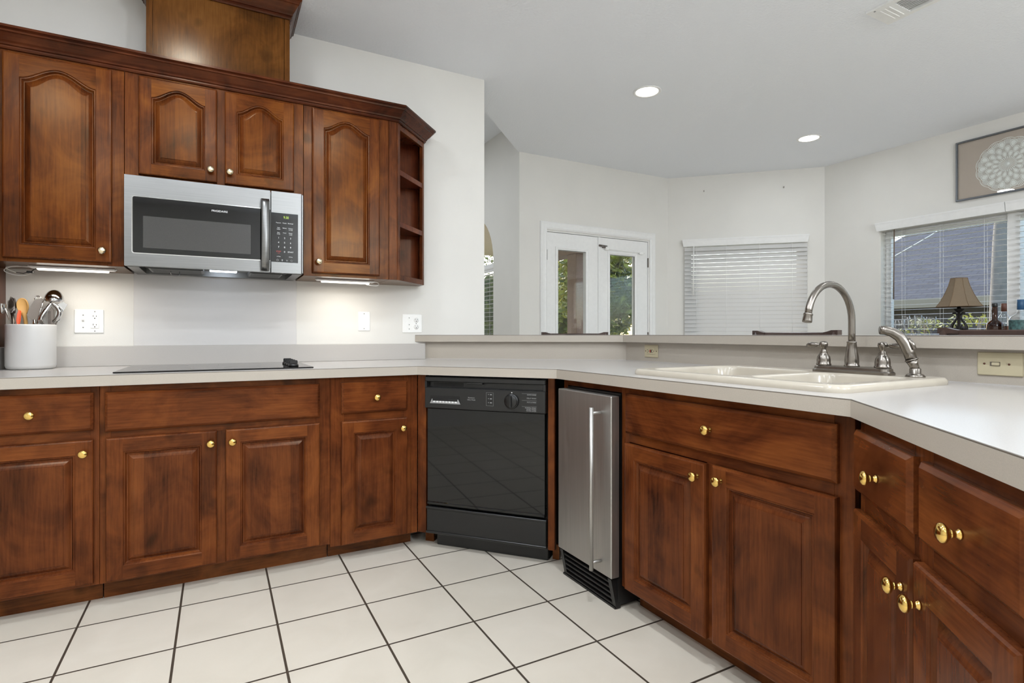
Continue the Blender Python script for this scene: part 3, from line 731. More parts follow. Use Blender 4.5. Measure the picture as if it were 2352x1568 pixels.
# ------------------------------------------------------------------ cooktop
t = thing('cooktop', 'flat black glass electric cooktop set in the worktop', 'cooktop', (-0.373, 2.70, CT))
off = (0.373, -2.70, -CT)
m = MB(); m.box(-0.373, 0.396, 2.70, 3.24, CT + 0.0005, CT + 0.006, 0, 0.002); m.build('glass_plate', BLACKG, t, off)
m = MB(); m.box(-0.36, 0.383, 2.713, 3.227, CT - 0.03, CT + 0.001); m.build('burner_box', DARK, t, off)
for cx, cy, r in ((-0.2, 2.84, 0.10), (-0.2, 3.08, 0.075), (0.1, 2.84, 0.075), (0.1, 3.08, 0.10)):
    m = MB(); m.rings([[(cx + rr * math.cos(i * PI / 20), cy + rr * math.sin(i * PI / 20), CT + 0.0062) for i in range(40)] for rr in (r, r - 0.003)], 0); m.build('burner_ring', GREYTXT, t, off)
for k in range(4):
    x, y = 0.318, 2.80 + k * 0.085
    m = MB(); m.lathe([(0.024, 0.006), (0.024, 0.012), (0.021, 0.016), (0.020, 0.018)], (x, y, CT), 24); m.box(x - 0.019, x + 0.019, y - 0.006, y + 0.006, CT + 0.016, CT + 0.034, 0, 0.003); m.build('knob', BLACK, t, off)

# ------------------------------------------------------------------ dishwasher
o, a = RUN['B']
t = thing('dishwasher', 'black built-in dishwasher in the angled corner with dial and vent slots', 'dishwasher', rpt('B', 0.03, 0.03), a)
off = (-0.03, -0.03, 0)
x0, x1, y0 = 0.032, 0.664, 0.03
m = MB(); m.box(x0 + 0.004, x1 - 0.004, y0 + 0.031, 0.58, 0.07, 0.868); m.box(x0 + 0.02, x1 - 0.01, y0 + 0.085, 0.55, 0.0, 0.07); m.build('tub', DARK, t, off)
m = MB(); m.box(x0 + 0.006, x1 - 0.006, y0, y0 + 0.03, 0.222, 0.707, 0, 0.003); m.box(x0 + 0.006, x1 - 0.006, y0 - 0.004, y0 + 0.01, 0.222, 0.240, 0, 0.004); dr = m.build('door', BLACKG, t, off)
m = MB(); m.box(x0 + 0.002, x1 - 0.002, y0 + 0.002, y0 + 0.03, 0.079, 0.211, 0, 0.003); m.box(x0, x1, y0 - 0.004, y0 + 0.02, 0.079, 0.09, 0, 0.002); m.box(x0, x1, y0 - 0.003, y0 + 0.02, 0.2, 0.212, 0, 0.002); m.build('kick_panel', BLACK, t, off)
m = MB(); m.box(x0 + 0.03, x1 - 0.01, y0 + 0.06, y0 + 0.075, 0.002, 0.072, 0, 0.002); m.build('toe_panel', BLACK, t, off)
m = MB(); yc0 = y0 - 0.014
# console: bottom fascia, top rail with a grip recess, side cheeks
m.box(x0, x1, yc0, y0 + 0.03, 0.708, 0.812, 0, 0.003)
m.box(x0, x1, yc0, y0 + 0.03, 0.840, 0.866, 0, 0.004)
m.box(x0, x0 + 0.012, yc0, y0 + 0.03, 0.811, 0.842, 0, 0.001); m.box(x1 - 0.012, x1, yc0, y0 + 0.03, 0.811, 0.842, 0, 0.001)
m.box(x0 + 0.012, x1 - 0.012, y0 + 0.012, y0 + 0.03, 0.811, 0.842)
m.box(0.262, 0.345, yc0 + 0.002, yc0 + 0.02, 0.832, 0.842, 0, 0.002)
cs = m.build('console', BLACK, t, off)
m = MB(); m.box(0.07, 0.235, y0 + 0.0105, y0 + 0.0125, 0.817, 0.835); m.build('vent_slot', DARK, cs, off)
m = MB(); Yc = yc0
m.add([(0.062, Yc - 0.001, 0.735), (0.230, Yc - 0.001, 0.735), (0.226, Yc - 0.001, 0.772), (0.066, Yc - 0.001, 0.772)], [(0, 1, 2, 3)], 1)
m.add([(0.062, Yc - 0.0012, 0.733), (0.230, Yc - 0.0012, 0.733), (0.218, Yc - 0.0012, 0.756), (0.074, Yc - 0.0012, 0.756)], [(0, 1, 2, 3)], 0)
m.box(0.078, 0.214, Yc - 0.004, Yc, 0.746, 0.758, 1)
for k in range(8): m.box(0.082 + k * 0.0168, 0.094 + k * 0.0168, Yc - 0.005, Yc, 0.7385, 0.746, 2, 0.0008)
m.build('button_bank', [GREYTXT, DARK, WHITETXT], cs, off)
KD = lambda x, z: Matrix.Translation((x, Yc, z)) @ Matrix.Rotation(PI / 2, 4, 'X')
m = MB(); m.lathe([(0.036, 0), (0.036, 0.006), (0.033, 0.009), (0.030, 0.009), (0.030, 0.012), (0.028, 0.014), (0.0001, 0.014)], seg=36, M=KD(0.497, 0.760))
m.box(-0.005, 0.005, -0.028, 0.028, 0.013, 0.024, 0, 0.002, KD(0.497, 0.760)); m.build('dial', BLACK, cs, off)
m = MB()
m.text('Kenmore', 0.009, KD(0.288, 0.768)); m.text('Ultra Wash', 0.009, KD(0.288, 0.758))
for z, s in ((0.793, 'QUICK RINSE'), (0.777, 'DELAY WASH'), (0.758, 'POTS & PANS'), (0.732, 'NORMAL WASH'), (0.725, 'SHORT WASH'), (0.718, 'WATER SAVER')):
    m.text(s, 0.0075, KD(0.618, z), align='RIGHT'); 
m.build('lettering', GREYTXT, cs, off)
for z in (0.798, 0.766, 0.738): m = MB(); m.box(0.548, 0.62, Yc - 0.0006, Yc, z, z + 0.0006); m.build('print_rule', GREYTXT, cs, off)
m = MB(); q_ = lambda d: [(0.366 + d, Yc - 0.0005, 0.733 + d), (0.404 - d, Yc - 0.0005, 0.733 + d), (0.404 - d, Yc - 0.0005, 0.7966 - d), (0.366 + d, Yc - 0.0005, 0.7966 - d)]
m.rings([q_(0), q_(0.0007)], 0, False); m.build('indicator_frame', GREYTXT, cs, off)
for z in (0.786, 0.766, 0.747): m = MB(); m.box(0.376, 0.380, Yc - 0.0005, Yc, z, z + 0.003); m.box(0.386, 0.396, Yc - 0.0005, Yc, z - 0.001, z + 0.003); m.build('indicator_light', GREYTXT, cs, off)
m = MB(); m.lathe([(0.003, 0), (0.003, 0.0005)], seg=10, M=KD(0.497, 0.800)); m.build('dial_mark', WHITETXT, cs, off)

# ------------------------------------------------------------------ ice maker
o, a = RUN['C']
t = thing('ice_maker', 'slim stainless undercounter ice maker with tall bar handle', 'ice maker', rpt('C', 0.03, -0.015), a)
off = (-0.03, 0.015, 0)
m = MB(); m.box(0.032, 0.404, 0.036, 0.56, 0.012, 0.842); m.build('cabinet_body', BLACK, t, off)
m = MB(); m.box(0.034, 0.410, -0.015, 0.026, 0.124, 0.834, 0, 0.003); d = m.build('door', STEELV, t, off)
m = MB(); m.tube([(0.345, -0.062, 0.145), (0.345, -0.062, 0.787)], 0.0085, 16)
for z in (0.175, 0.765): m.tube([(0.345, -0.062, z), (0.345, -0.014, z)], 0.006, 12)
m.build('handle', STEELV, d, off)
m = MB()
m.box(0.038, 0.406, 0.02, 0.035, 0.002, 0.118)
m.add([(0.036, -0.006, 0.116), (0.058, -0.006, 0.116), (0.066, 0.012, 0.004), (0.046, 0.012, 0.004), (0.036, 0.03, 0.116), (0.058, 0.03, 0.116), (0.066, 0.03, 0.004), (0.046, 0.03, 0.004)], [(0, 1, 2, 3), (0, 3, 7, 4), (1, 5, 6, 2), (0, 4, 5, 1), (3, 2, 6, 7)][0:5])
m.add([(0.376, -0.006, 0.116), (0.398, -0.006, 0.116), (0.408, 0.012, 0.004), (0.388, 0.012, 0.004), (0.376, 0.03, 0.116), (0.398, 0.03, 0.116), (0.408, 0.03, 0.004), (0.388, 0.03, 0.004)], [(0, 1, 2, 3), (0, 3, 7, 4), (1, 5, 6, 2), (0, 4, 5, 1), (3, 2, 6, 7)])
for k in range(5): m.box(0.056, 0.386, 0.0 + 0.0026 * k, 0.02, 0.094 - k * 0.021, 0.103 - k * 0.021, 0, 0.002)
m.box(0.04, 0.404, 0.008, 0.02, 0.0, 0.008)
m.build('grille', BLACK, t, off)

# ------------------------------------------------------------------ sink, faucet, sprayer
t = thing('sink', 'cream double bowl drop-in sink in the angled worktop', 'sink', (SX0, SY0, CT))
off = (-SX0, -SY0, -CT)
m = MB(); ZR = CT + 0.022
b1 = (SX0 + 0.055, SX1 - 0.135, SY0 + 0.05, SY0 + 0.345); b2 = (SX0 + 0.055, SX1 - 0.105, SY0 + 0.385, SY1 - 0.05)
hr = [rrect(b[0], b[1], b[2], b[3], 0.07, 8) for b in (b1, b2)]
outer = rrect(SX0, SX1, SY0, SY1, 0.05, 8)
def inset_rr(b, d, r): return rrect(b[0] + d, b[1] - d, b[2] + d, b[3] - d, r, 8)
# top deck with the two bowl openings, rolled rim outside
bm = MB(); bm.prism(rrect(SX0 + 0.014, SX1 - 0.014, SY0 + 0.014, SY1 - 0.014, 0.04, 8), ZR - 0.004, ZR, holes=[rrect(b[0] - 0.01, b[1] + 0.01, b[2] - 0.01, b[3] + 0.01, 0.08, 8) for b in (b1, b2)])
m.v += bm.v; m.f += bm.f; m.m += bm.m; m.sm += bm.sm
lp = []
for d, z in ((0.0, CT), (-0.002, CT + 0.008), (0.001, CT + 0.016), (0.006, CT + 0.0215), (0.014, CT + 0.022)):
    lp.append([(x, y, z) for x, y in rrect(SX0 + d, SX1 - d, SY0 + d, SY1 - d, max(0.054 - d, 0.02), 8)])
m.rings(lp, 0, True)
rim = m.build('rim', SINKM, t, off)
for b in (b1, b2):
    m = MB(); lp = []
    for d, z, r in ((-0.01, ZR, 0.08), (-0.004, ZR - 0.002, 0.074), (0.0, ZR - 0.01, 0.07), (0.006, ZR - 0.06, 0.066), (0.014, ZR - 0.16, 0.06), (0.03, ZR - 0.185, 0.05), (0.07, ZR - 0.19, 0.03)):
        lp.append([(x, y, z) for x, y in inset_rr(b, d, r)])
    m.rings(lp, 0, True, True, False, True); m.build('bowl', SINKM, t, off)
    m = MB(); m.lathe([(0.04, 0.0), (0.038, 0.003), (0.03, 0.001), (0.0001, 0.0)], ((b[0] + b[1]) / 2, (b[2] + b[3]) / 2, ZR - 0.1895), 24); m.build('drain', CHROME, t, off)
FX, FY, FZ = 1.955, 1.126, ZR
t = thing('faucet', 'brushed nickel gooseneck kitchen faucet with two lever handles', 'faucet', (FX, FY, FZ))
m = MB(); lp = []
for d, z in ((0.0, 0.0), (0.0, 0.008), (0.004, 0.012), (0.005, 0.020), (0.009, 0.0235)): lp.append([(x, y, z) for x, y in rrect(-0.031 + d, 0.031 - d, -0.133 + d, 0.133 - d, 0.02, 5)])
m.rings(lp, 0, False, True, False, True); m.build('deck_plate', NICKEL, t)
m = MB(); m.lathe([(0.024, 0.023), (0.0245, 0.027), (0.022, 0.030), (0.0225, 0.040), (0.0215, 0.055), (0.0175, 0.08), (0.0145, 0.105), (0.0155, 0.107), (0.0155, 0.110), (0.0105, 0.112)], seg=28)
R = 0.123; zc = 0.182
pts = [(0, 0, 0.108), (0, 0, 0.14)] + [(-R + R * math.cos(k * PI / 20 * 0.95), 0, zc + R * math.sin(k * PI / 20 * 0.95)) for k in range(21)]
m.tube(pts, 0.0112, 18); m.build('spout', NICKEL, t)
m = MB(); e = Vector(pts[-1]); dv = (e - Vector(pts[-2])).normalized(); q = dv.to_track_quat('Z', 'Y').to_matrix().to_4x4()
m.lathe([(0.0125, -0.004), (0.0145, -0.002), (0.0145, 0.002), (0.0135, 0.004), (0.015, 0.022), (0.0145, 0.026), (0.011, 0.026)], seg=24, M=Matrix.Translation(e) @ q); m.build('aerator', NICKEL, t)
for s in (1, -1):
    m = MB(); y = 0.101 * s
    m.lathe([(0.0245, 0.023), (0.025, 0.028), (0.0225, 0.031), (0.023, 0.042), (0.0205, 0.055), (0.015, 0.064), (0.0125, 0.067), (0.013, 0.069), (0.009, 0.078), (0.0085, 0.084), (0.012, 0.090), (0.0145, 0.098), (0.0135, 0.106), (0.009, 0.110), (0.0001, 0.111)], (0, y, 0), 24)
    m.tube([(0, y + 0.010 * s, 0.098), (0, y + 0.020 * s, 0.098), (0, y + 0.025 * s, 0.098), (0, y + 0.045 * s, 0.0965), (0, y + 0.056 * s, 0.0958), (0, y + 0.063 * s, 0.0955)], [0.004, 0.004, 0.0075, 0.0108, 0.009, 0.0062], 14)
    m.build('handle', NICKEL, t)
t = thing('side_sprayer', 'brushed nickel side sprayer standing right of the faucet', 'sprayer', (1.955, 0.928, FZ))
m = MB(); m.lathe([(0.027, 0.0), (0.027, 0.003), (0.021, 0.009), (0.0155, 0.011), (0.0155, 0.026), (0.013, 0.028)], seg=24); m.build('base', NICKEL, t)
m = MB(); m.tube([(0, 0.0, 0.024), (-0.003, 0.004, 0.04), (-0.006, 0.007, 0.052)], [0.0125, 0.0135, 0.0165], 18)
m.tube([(-0.006, 0.007, 0.0525), (-0.0065, 0.008, 0.056)], [0.019, 0.0185], 18)
m.tube([(-0.0065, 0.008, 0.056), (-0.011, 0.014, 0.08), (-0.016, 0.022, 0.105), (-0.022, 0.034, 0.128), (-0.032, 0.052, 0.143), (-0.046, 0.066, 0.149), (-0.056, 0.076, 0.149)], [0.0165, 0.0165, 0.0165, 0.0165, 0.0155, 0.0145, 0.0138], 18); m.build('spray_head', NICKEL, t)
m = MB(); m.tube([(-0.012, -0.004, 0.088), (-0.013, 0.003, 0.105), (-0.017, 0.012, 0.122)], [0.006, 0.008, 0.005], 10); m.build('trigger', NICKEL, t)

# ------------------------------------------------------------------ outlets and switch plates
def plate(label, M, w, h, mat, kind):
    """plate in local x (along wall), z up, front towards -y"""
    t = bpy.data.objects.new('wall_plate', None); COL.objects.link(t); t.empty_display_size = 0.05; t.matrix_world = M
    tag(t, label, 'wall plate', 'switch and outlet plates')
    m = MB(); m.box(-w / 2, w / 2, -0.006, 0, -h / 2, h / 2, 0, 0.0025); m.build('plate', mat, t)
    def rec(x, z, deco=False):
        m = MB()
        if deco: m.box(x - 0.017, x + 0.017, -0.009, -0.004, z - 0.034, z + 0.034, 0, 0.001)
        for dz in ((0.0205, -0.0205) if not deco else (0.021, -0.021)):
            if not deco: m.lathe([(0.0165, 0.004), (0.0165, 0.0075), (0.0001, 0.0075)], seg=20, M=Matrix.Translation((x, 0, z + dz)) @ Matrix.Rotation(PI / 2, 4, 'X'))
            yy = -0.0093 if deco else -0.0079
            for dx, hh in ((-0.0065, 0.008), (0.0065, 0.0065)): m.box(x + dx - 0.0011, x + dx + 0.0011, yy, -0.006, z + dz + 0.001, z + dz + 0.001 + hh, 1)
            m.box(x - 0.0022, x + 0.0022, yy, -0.006, z + dz - 0.0085, z + dz - 0.004, 1)
        if deco: m.box(x - 0.006, x + 0.006, -0.0102, -0.006, z - 0.004, z - 0.0005, 0); m.box(x - 0.006, x + 0.006, -0.0102, -0.006, z + 0.0005, z + 0.004, 0)
        m.build('receptacle', [mat, DARK], t)
    def screws(pts):
        for x, z in pts:
            m = MB(); m.lathe([(0.0032, 0.005), (0.0032, 0.0068), (0.0001, 0.007)], seg=10, M=Matrix.Translation((x, 0, z)) @ Matrix.Rotation(PI / 2, 4, 'X'))
            m.build('screw', BROWNCAP if mat is IVORY else GREYTXT, t)
    def toggle(x, z, rot=False):
        m = MB()
        if rot: m.box(x - 0.013, x + 0.013, -0.0065, -0.003, z - 0.0065, z + 0.0065, 1); m.box(x - 0.008, x + 0.012, -0.011, -0.004, z - 0.005, z + 0.005, 0, 0.002)
        else:
            m.box(x - 0.006, x + 0.006, -0.0065, -0.003, z - 0.013, z + 0.013, 0); m.add([(x - 0.0045, -0.006, z - 0.004), (x + 0.0045, -0.006, z - 0.004), (x + 0.0045, -0.006, z + 0.010), (x - 0.0045, -0.006, z + 0.010), (x - 0.004, -0.017, z + 0.007), (x + 0.004, -0.017, z + 0.007), (x + 0.004, -0.016, z + 0.012), (x - 0.004, -0.016, z + 0.012)], [(0, 1, 5, 4), (1, 2, 6, 5), (2, 3, 7, 6), (3, 0, 4, 7), (4, 5, 6, 7)])
        m.build('toggle', [mat, SEAM], t)
    if kind == 'gfci2': toggle(-0.023, 0); rec(0.023, 0, True); screws([(-0.023, 0.03), (-0.023, -0.03), (0.023, 0.048), (0.023, -0.048)])
    if kind == 'blank': screws([(0, 0.045), (0, -0.045)])
    if kind == 'duplex2': rec(0.026, 0); screws([(-0.02, 0.035), (-0.02, -0.035), (0.026, 0), (-0.02, -0.008)])
    if kind == 'gfcih':
        m = MB(); m.box(-0.034, 0.034, -0.009, -0.004, -0.017, 0.017, 0, 0.001)
        for x in (-0.025, 0.017):
            for dz in (-0.0065, 0.0065): m.box(x - 0.004, x + 0.004, -0.0093, -0.006, dz - 0.0013, dz + 0.0013, 1)
            m.box(x + 0.009, x + 0.0135, -0.0093, -0.006, -0.0025, 0.0025, 1)
        m.box(-0.006, 0.0, -0.0105, -0.006, -0.008, 0.008, 2); m.box(0.003, 0.009, -0.0105, -0.006, -0.008, 0.008, 1)
        m.build('receptacle', [mat, DARK, REDTXT], t); screws([(-0.046, 0), (0.046, 0)])
    if kind == 'switchh': toggle(-0.011, 0, True); screws([(-0.038, 0), (0.024, 0)])
    return t
WM = lambda x, z: Matrix.Translation((x, 3.36, z))
plate('white double plate with switch and outlet, right of the utensil crock', WM(-0.557, 1.140), 0.117, 0.116, WHITEP, 'gfci2')
plate('blank white single plate on the wall under the looped strip light', WM(0.783, 1.156), 0.072, 0.117, WHITEP, 'blank')
plate('white double plate with round outlet at the bar top end', WM(1.085, 1.145), 0.128, 0.117, WHITEP, 'duplex2')
angC = math.atan2(BARW[2][1] - BARW[1][1], BARW[2][0] - BARW[1][0])
dC = Vector((math.cos(angC), math.sin(angC), 0))
def CM(s, z): return Matrix.Translation(Vector((2.2, 2.62, z)) + dC * s) @ Matrix.Rotation(angC, 4, 'Z')
plate('small ivory outlet plate with red button, low on the bar wall', CM(0.235, 0.980), 0.115, 0.072, IVORY, 'gfcih')
plate('ivory switch plate on the bar wall right of the sprayer', CM(1.848, 0.984), 0.115, 0.072, IVORY, 'switchh')

# ------------------------------------------------------------------ crock and utensils
CR = (-0.748, 3.232)
t = thing('utensil_crock', 'white ceramic crock full of cooking utensils', 'crock', (CR[0], CR[1], CT))
m = MB(); m.lathe([(0.0001, 0.0), (0.075, 0.0), (0.086, 0.006), (0.0895, 0.018), (0.090, 0.195), (0.0895, 0.201), (0.087, 0.203), (0.084, 0.200), (0.083, 0.02), (0.0001, 0.015)], seg=48); m.build('pot', CROCKM, t)
DU = 2.47
def U(u, v, d=DU):     # the depth follows the middle of the crock, so that every handle drops inside it
    r = FW + RT * ((u - 1176.0) / FPX)
    return at(u, v, (CR[0] * r.x + CR[1] * r.y) / (r.x * r.x + r.y * r.y) + (d - DU) * 0.6)
def flat(m, pts, thick, mi=0, d=DU, curve=0.0):
    """a thin plate given by its outline, facing the room, with real thickness"""
    cx = sum(p[0] for p in pts) / len(pts)
    fr = [U(u, v, d - curve * ((u - cx) ** 2) / 400.0) for u, v in pts]; bk = [p + FW * thick for p in fr]
    m.rings([fr, bk], mi, False, True, True, True, flip=True)
def spoonhead(m, pts, thick, dent, d=DU, mi=0):
    """a dished spoon bowl: concave in front, convex behind, with a real rim"""
    cu = sum(p[0] for p in pts) / len(pts); cv = sum(p[1] for p in pts) / len(pts); lp = []
    for k in (0.03, 0.35, 0.6, 0.8, 0.92, 1.0): lp.append([U(cu + (u - cu) * k, cv + (v - cv) * k, d) + FW * dent * (1 - k * k) for u, v in pts])
    for k in (1.0, 0.85, 0.6, 0.3, 0.03): lp.append([U(cu + (u - cu) * k, cv + (v - cv) * k, d) + FW * (dent * (1 - k * k) + thick) for u, v in pts])
    m.rings(lp, mi, True, True, True, True)
def rod(m, a, b, r, da=DU, db=DU + 0.0, mi=0): m.tube([U(*a, da), U(*b, db)], r, 10, mi)
def ell(u, v, ru, rv, n=20, rot=0.0, egg=0.0):
    o = []
    for i in range(n):
        t = 2 * PI * i / n; x, y = ru * math.cos(t) * (1 + egg * math.sin(t)), rv * math.sin(t)
        o.append((u + x * math.cos(rot) - y * math.sin(rot), v + x * math.sin(rot) + y * math.cos(rot)))
    return o
UG = 'utensils in the crock'
def utensil(name, label, cat='utensil'): return thing(name, label, cat, (CR[0], CR[1], CT + 0.02), 0, UG), (-CR[0], -CR[1], -CT - 0.02)
t, off = utensil('wooden_spoon', 'pale wooden spoon standing in the crock', 'spoon')
m = MB(); spoonhead(m, ell(51, 704, 13, 20, 32, -0.18, -0.12), 0.006, 0.008); m.build('bowl', SPOONW, t, off)
m = MB(); m.tube([U(54, 717, DU + .008), U(58, 732, DU + .01), U(66, 800, DU + .01)], [0.0105, 0.0075, 0.0075], 12); m.build('handle', SPOONW, t, off)
t, off = utensil('slotted_spoon', 'dark scalloped pasta spoon left of the wooden spoon', 'spoon')
m = MB(); pts = []
for i in range(28):
    tt = 2 * PI * i / 28; k = 1 + 0.09 * math.cos(7 * tt); pts.append((27 + 10 * k * math.cos(tt), 702 + 20 * k * math.sin(tt)))
spoonhead(m, pts, 0.003, 0.014, d=DU + 0.02); m.build('bowl', DSTEEL, t, off)
m = MB(); rod(m, (28, 718), (38, 800), 0.006, DU + .022, DU + .03); m.build('handle', DSTEEL, t, off)
t, off = utensil('peeler', 'orange handled peeler beside the wooden spoon', 'peeler')
m = MB(); flat(m, [(39, 745), (37, 736), (39, 722), (42, 712), (45, 714), (45, 722), (44, 735), (42, 745)], 0.008, d=DU - 0.02); m.build('handle', ORANGE, t, off)
m = MB(); rod(m, (41, 744), (48, 800), 0.004, DU - .015, DU); m.build('blade', CHROME, t, off)
t, off = utensil('turner', 'wide dark metal turner leaning right in the crock', 'spatula')
m = MB(); flat(m, [(66, 728), (62, 722), (65, 712), (72, 699), (78, 690), (84, 687), (99, 686), (100, 690), (92, 724), (88, 735), (80, 738), (72, 736)], 0.002, d=DU - 0.02); m.build('blade', DSTEEL, t, off)
m = MB(); rod(m, (100, 690), (82, 745), 0.002, DU - .023, DU - .023); rod(m, (79, 734), (72, 800), 0.005, DU - .018, DU - 0.01); m.build('handle', CHROME, t, off)
t, off = utensil('ladle', 'large shiny steel ladle topmost in the crock', 'ladle')
m = MB(); lp = []
for k in range(9):
    a = k / 8 * PI / 2; r = 24 * math.cos(a); lp.append([U(124 + max(r, 0.3) * math.cos(i * PI / 12), 690 - 24 * math.sin(a) * 1.02 + 3.2 * math.cos(a) * math.sin(i * PI / 12), DU + 0.03 + 0.045 * math.cos(a) * -math.sin(i * PI / 12)) for i in range(24)])
m.rings(lp, 0, True, True, True, True, flip=True); m.build('bowl', CHROME, t, off)
m = MB(); rod(m, (117, 692), (112, 800), 0.005, DU + .02, DU + .02); m.build('handle', CHROME, t, off)
t, off = utensil('tongs', 'shiny steel tongs under the large ladle', 'tongs')
m = MB()
m.tube(smooth([U(117, 697, DU - 0.03), U(106, 712, DU - 0.035), U(96, 728, DU - 0.035), U(94, 738, DU - 0.03), U(100, 748, DU - 0.02), U(100, 800, DU)]), smoothr([0.006, 0.009, 0.011, 0.010, 0.006, 0.005]), 12)
m.tube(smooth([U(121, 697, DU - 0.03), U(132, 706, DU - 0.03), U(137, 718, DU - 0.03), U(131, 732, DU - 0.02), U(118, 746, DU), U(106, 800, DU)]), smoothr([0.006, 0.009, 0.010, 0.008, 0.006, 0.005]), 12)
m.build('arms', CHROME, t, off)
t, off = utensil('grater', 'narrow hand grater between the tong arms', 'grater')
m = MB(); flat(m, [(110, 747), (109, 712), (116, 704), (123, 712), (124, 747)], 0.003, d=DU - 0.012); m.build('blade', DSTEEL, t, off)
m = MB()
for k in range(9):
    for j in range(3): flat(m, ell(111.5 + j * 2.0, 716 + k * 3.2, 0.6, 0.9, 6), 0.0012, d=DU - 0.0135)
m.build('teeth', DARK, t, off)
m = MB(); rod(m, (117, 747), (114, 800), 0.005, DU - .011, DU - .005); m.build('handle', CHROME, t, off)
t, off = utensil('spatula', 'square grey spatula behind the tongs', 'spatula')
m = MB(); flat(m, [(128, 722), (132, 700), (143, 692), (155, 699), (144, 716), (136, 738), (128, 742)], 0.002, d=DU + 0.045); m.build('blade', CHROME, t, off)
m = MB(); rod(m, (131, 737), (108, 800), 0.004, DU + .045, DU + .02); m.build('handle', CHROME, t, off)
t, off = utensil('measuring_ladle', 'small steel ladle hanging out at the crock left rim', 'ladle')
m = MB(); lp = []
for k in range(8):
    a = k / 7 * PI / 2; r = 11 * math.cos(a); lp.append([U(4 + max(r, .3) * math.cos(i * PI / 10), 700 + 20 * math.sin(a) + 3 * math.cos(a) * math.sin(i * PI / 10), DU - 0.02 - 0.02 * math.cos(a) * -math.sin(i * PI / 10)) for i in range(20)])
m.rings(lp, 0, True, True, False, True); m.build('bowl', CHROME, t, off)
m = MB(); rod(m, (9, 702), (27, 746), 0.003, DU - .03, DU - .01); rod(m, (27, 746), (34, 800), 0.003, DU - .01, DU); m.build('handle', CHROME, t, off)
t, off = utensil('whisk', 'small round ended steel whisk behind the turner', 'whisk')
m = MB()
for k in range(5):
    an = k * PI / 5; pts = []
    for i in range(15):
        a = -PI * 0.42 + i / 14 * (PI * 1.84); pts.append(U(87 + 9 * math.sin(a) * math.cos(an), 690 - 11 * math.cos(a), DU + 0.035 + 0.02 * math.sin(a) * math.sin(an)))
    m.tube(pts, 0.0011, 6)
m.build('wires', CHROME, t, off)
m = MB(); rod(m, (87, 696), (90, 800), 0.005, DU + .035, DU + .03); m.build('handle', CHROME, t, off)

# ------------------------------------------------------------------ recessed ceiling lights, vent
def make_can(x, y, label, z=CZ, power=None):
    power = power or (CAN_W if x < 2.0 and z == CZ else CAN_W * 0.3)
    t = thing('recessed_light', label, 'ceiling light', (x, y, z), 0, 'recessed ceiling lights')
    m = MB(); m.lathe([(0.098, -0.0005), (0.098, -0.004), (0.094, -0.006), (0.082, -0.006), (0.078, -0.003), (0.078, -0.0006)], seg=40, caps=False); m.build('trim_ring', TRIM, t)
    m = MB(); m.lathe([(0.0785, -0.003), (0.0001, -0.0035)], seg=40, caps=False); m.build('lens', LENS, t)
    ld = bpy.data.lights.new('can_light', 'AREA'); ld.shape = 'DISK'; ld.size = 0.15; ld.energy = power; ld.color = CAN_COL
    lo = bpy.data.objects.new('can_light', ld); COL.objects.link(lo); lo.parent = t; lo.location = (0, 0, -0.008)
    return t
make_can(2.685, 2.972, 'recessed ceiling light above the bar, nearer the dark cabinets')
make_can(4.575, 3.004, 'recessed ceiling light out over the dining bay, nearer the lace picture')
for i, (x, y) in enumerate([(-0.17, 2.09), (0.81, 0.95), (-0.18, 0.58), (-1.05, 0.9), (-1.0, -0.6), (0.7, -0.4), (0.3, -1.5), (-1.4, -1.6)]):  # first three follow highlights on the cabinets; the others are added fill
    make_can(x, y, 'recessed ceiling light over the kitchen floor, out of the picture')
for i, (x, y) in enumerate([(2.9, 0.6), (4.5, 1.0), (3.0, -1.0)]):  # unseen, added as fill beside the two visible lights
    make_can(x, y, 'added recessed fill light over the dining side, out of the picture')
for x, y in ((0.3, 4.8), (1.2, 5.6), (-0.6, 6.2)): make_can(x, y, 'added recessed fill light in the great room, out of the picture', 3.109, 10.0)  # no fittings known here; added to brighten the great room
def make_fill_globe(x, y, z, label, power=None):  # unseen fixture added only to raise the overall brightness
    t = thing('fill_globe', label, 'ceiling light', (x, y, z), 0, 'added fill globes on the ceiling')
    m = MB(); m.lathe([(0.07, -0.0005), (0.07, -0.015), (0.03, -0.025), (0.012, -0.03), (0.012, -0.16)], seg=28); m.build('canopy', NICKEL, t)
    m = MB(); m.lathe([(0.03, -0.15), (0.09, -0.17), (0.135, -0.22), (0.14, -0.27), (0.11, -0.33), (0.05, -0.365), (0.0001, -0.37)], seg=32, caps=False); m.build('globe', GLOBE, t)
    ld = bpy.data.lights.new('fill_globe_light', 'POINT'); ld.shadow_soft_size = 0.1; ld.energy = power or FILL_GLOBE_W; ld.color = CAN_COL
    lo = bpy.data.objects.new('fill_globe_light', ld); COL.objects.link(lo); lo.parent = t; lo.location = (0, 0, -0.46)
make_fill_globe(1.6, -2.25, CZ, 'added frosted fill globe over the kitchen, unseen behind the camera')
make_fill_globe(3.2, -1.9, CZ, 'added frosted fill globe over the dining side, unseen behind the bar', 40.0)
t = thing('ceiling_vent', 'white air register in the ceiling at the picture top', 'vent', (3.15, 1.55, CZ))
m = MB()
vx0, vx1, vy0, vy1 = -0.095, 0.118, -0.42, 0.135
for b in ((vx0, vx1, vy1 - 0.125, vy1), (vx0, vx1, vy0, vy0 + 0.05), (vx0, vx0 + 0.03, vy0 + 0.05, vy1 - 0.125), (vx1 - 0.03, vx1, vy0 + 0.05, vy1 - 0.125)): m.box(b[0], b[1], b[2], b[3], -0.012, -0.0005, 0)
for k in range(3): m.box(vx0 + 0.035, vx1 - 0.035, vy1 - 0.10 + k * 0.022, vy1 - 0.092 + k * 0.022, -0.016, -0.011, 0, 0.002)
m.build('frame', TRIM, t)
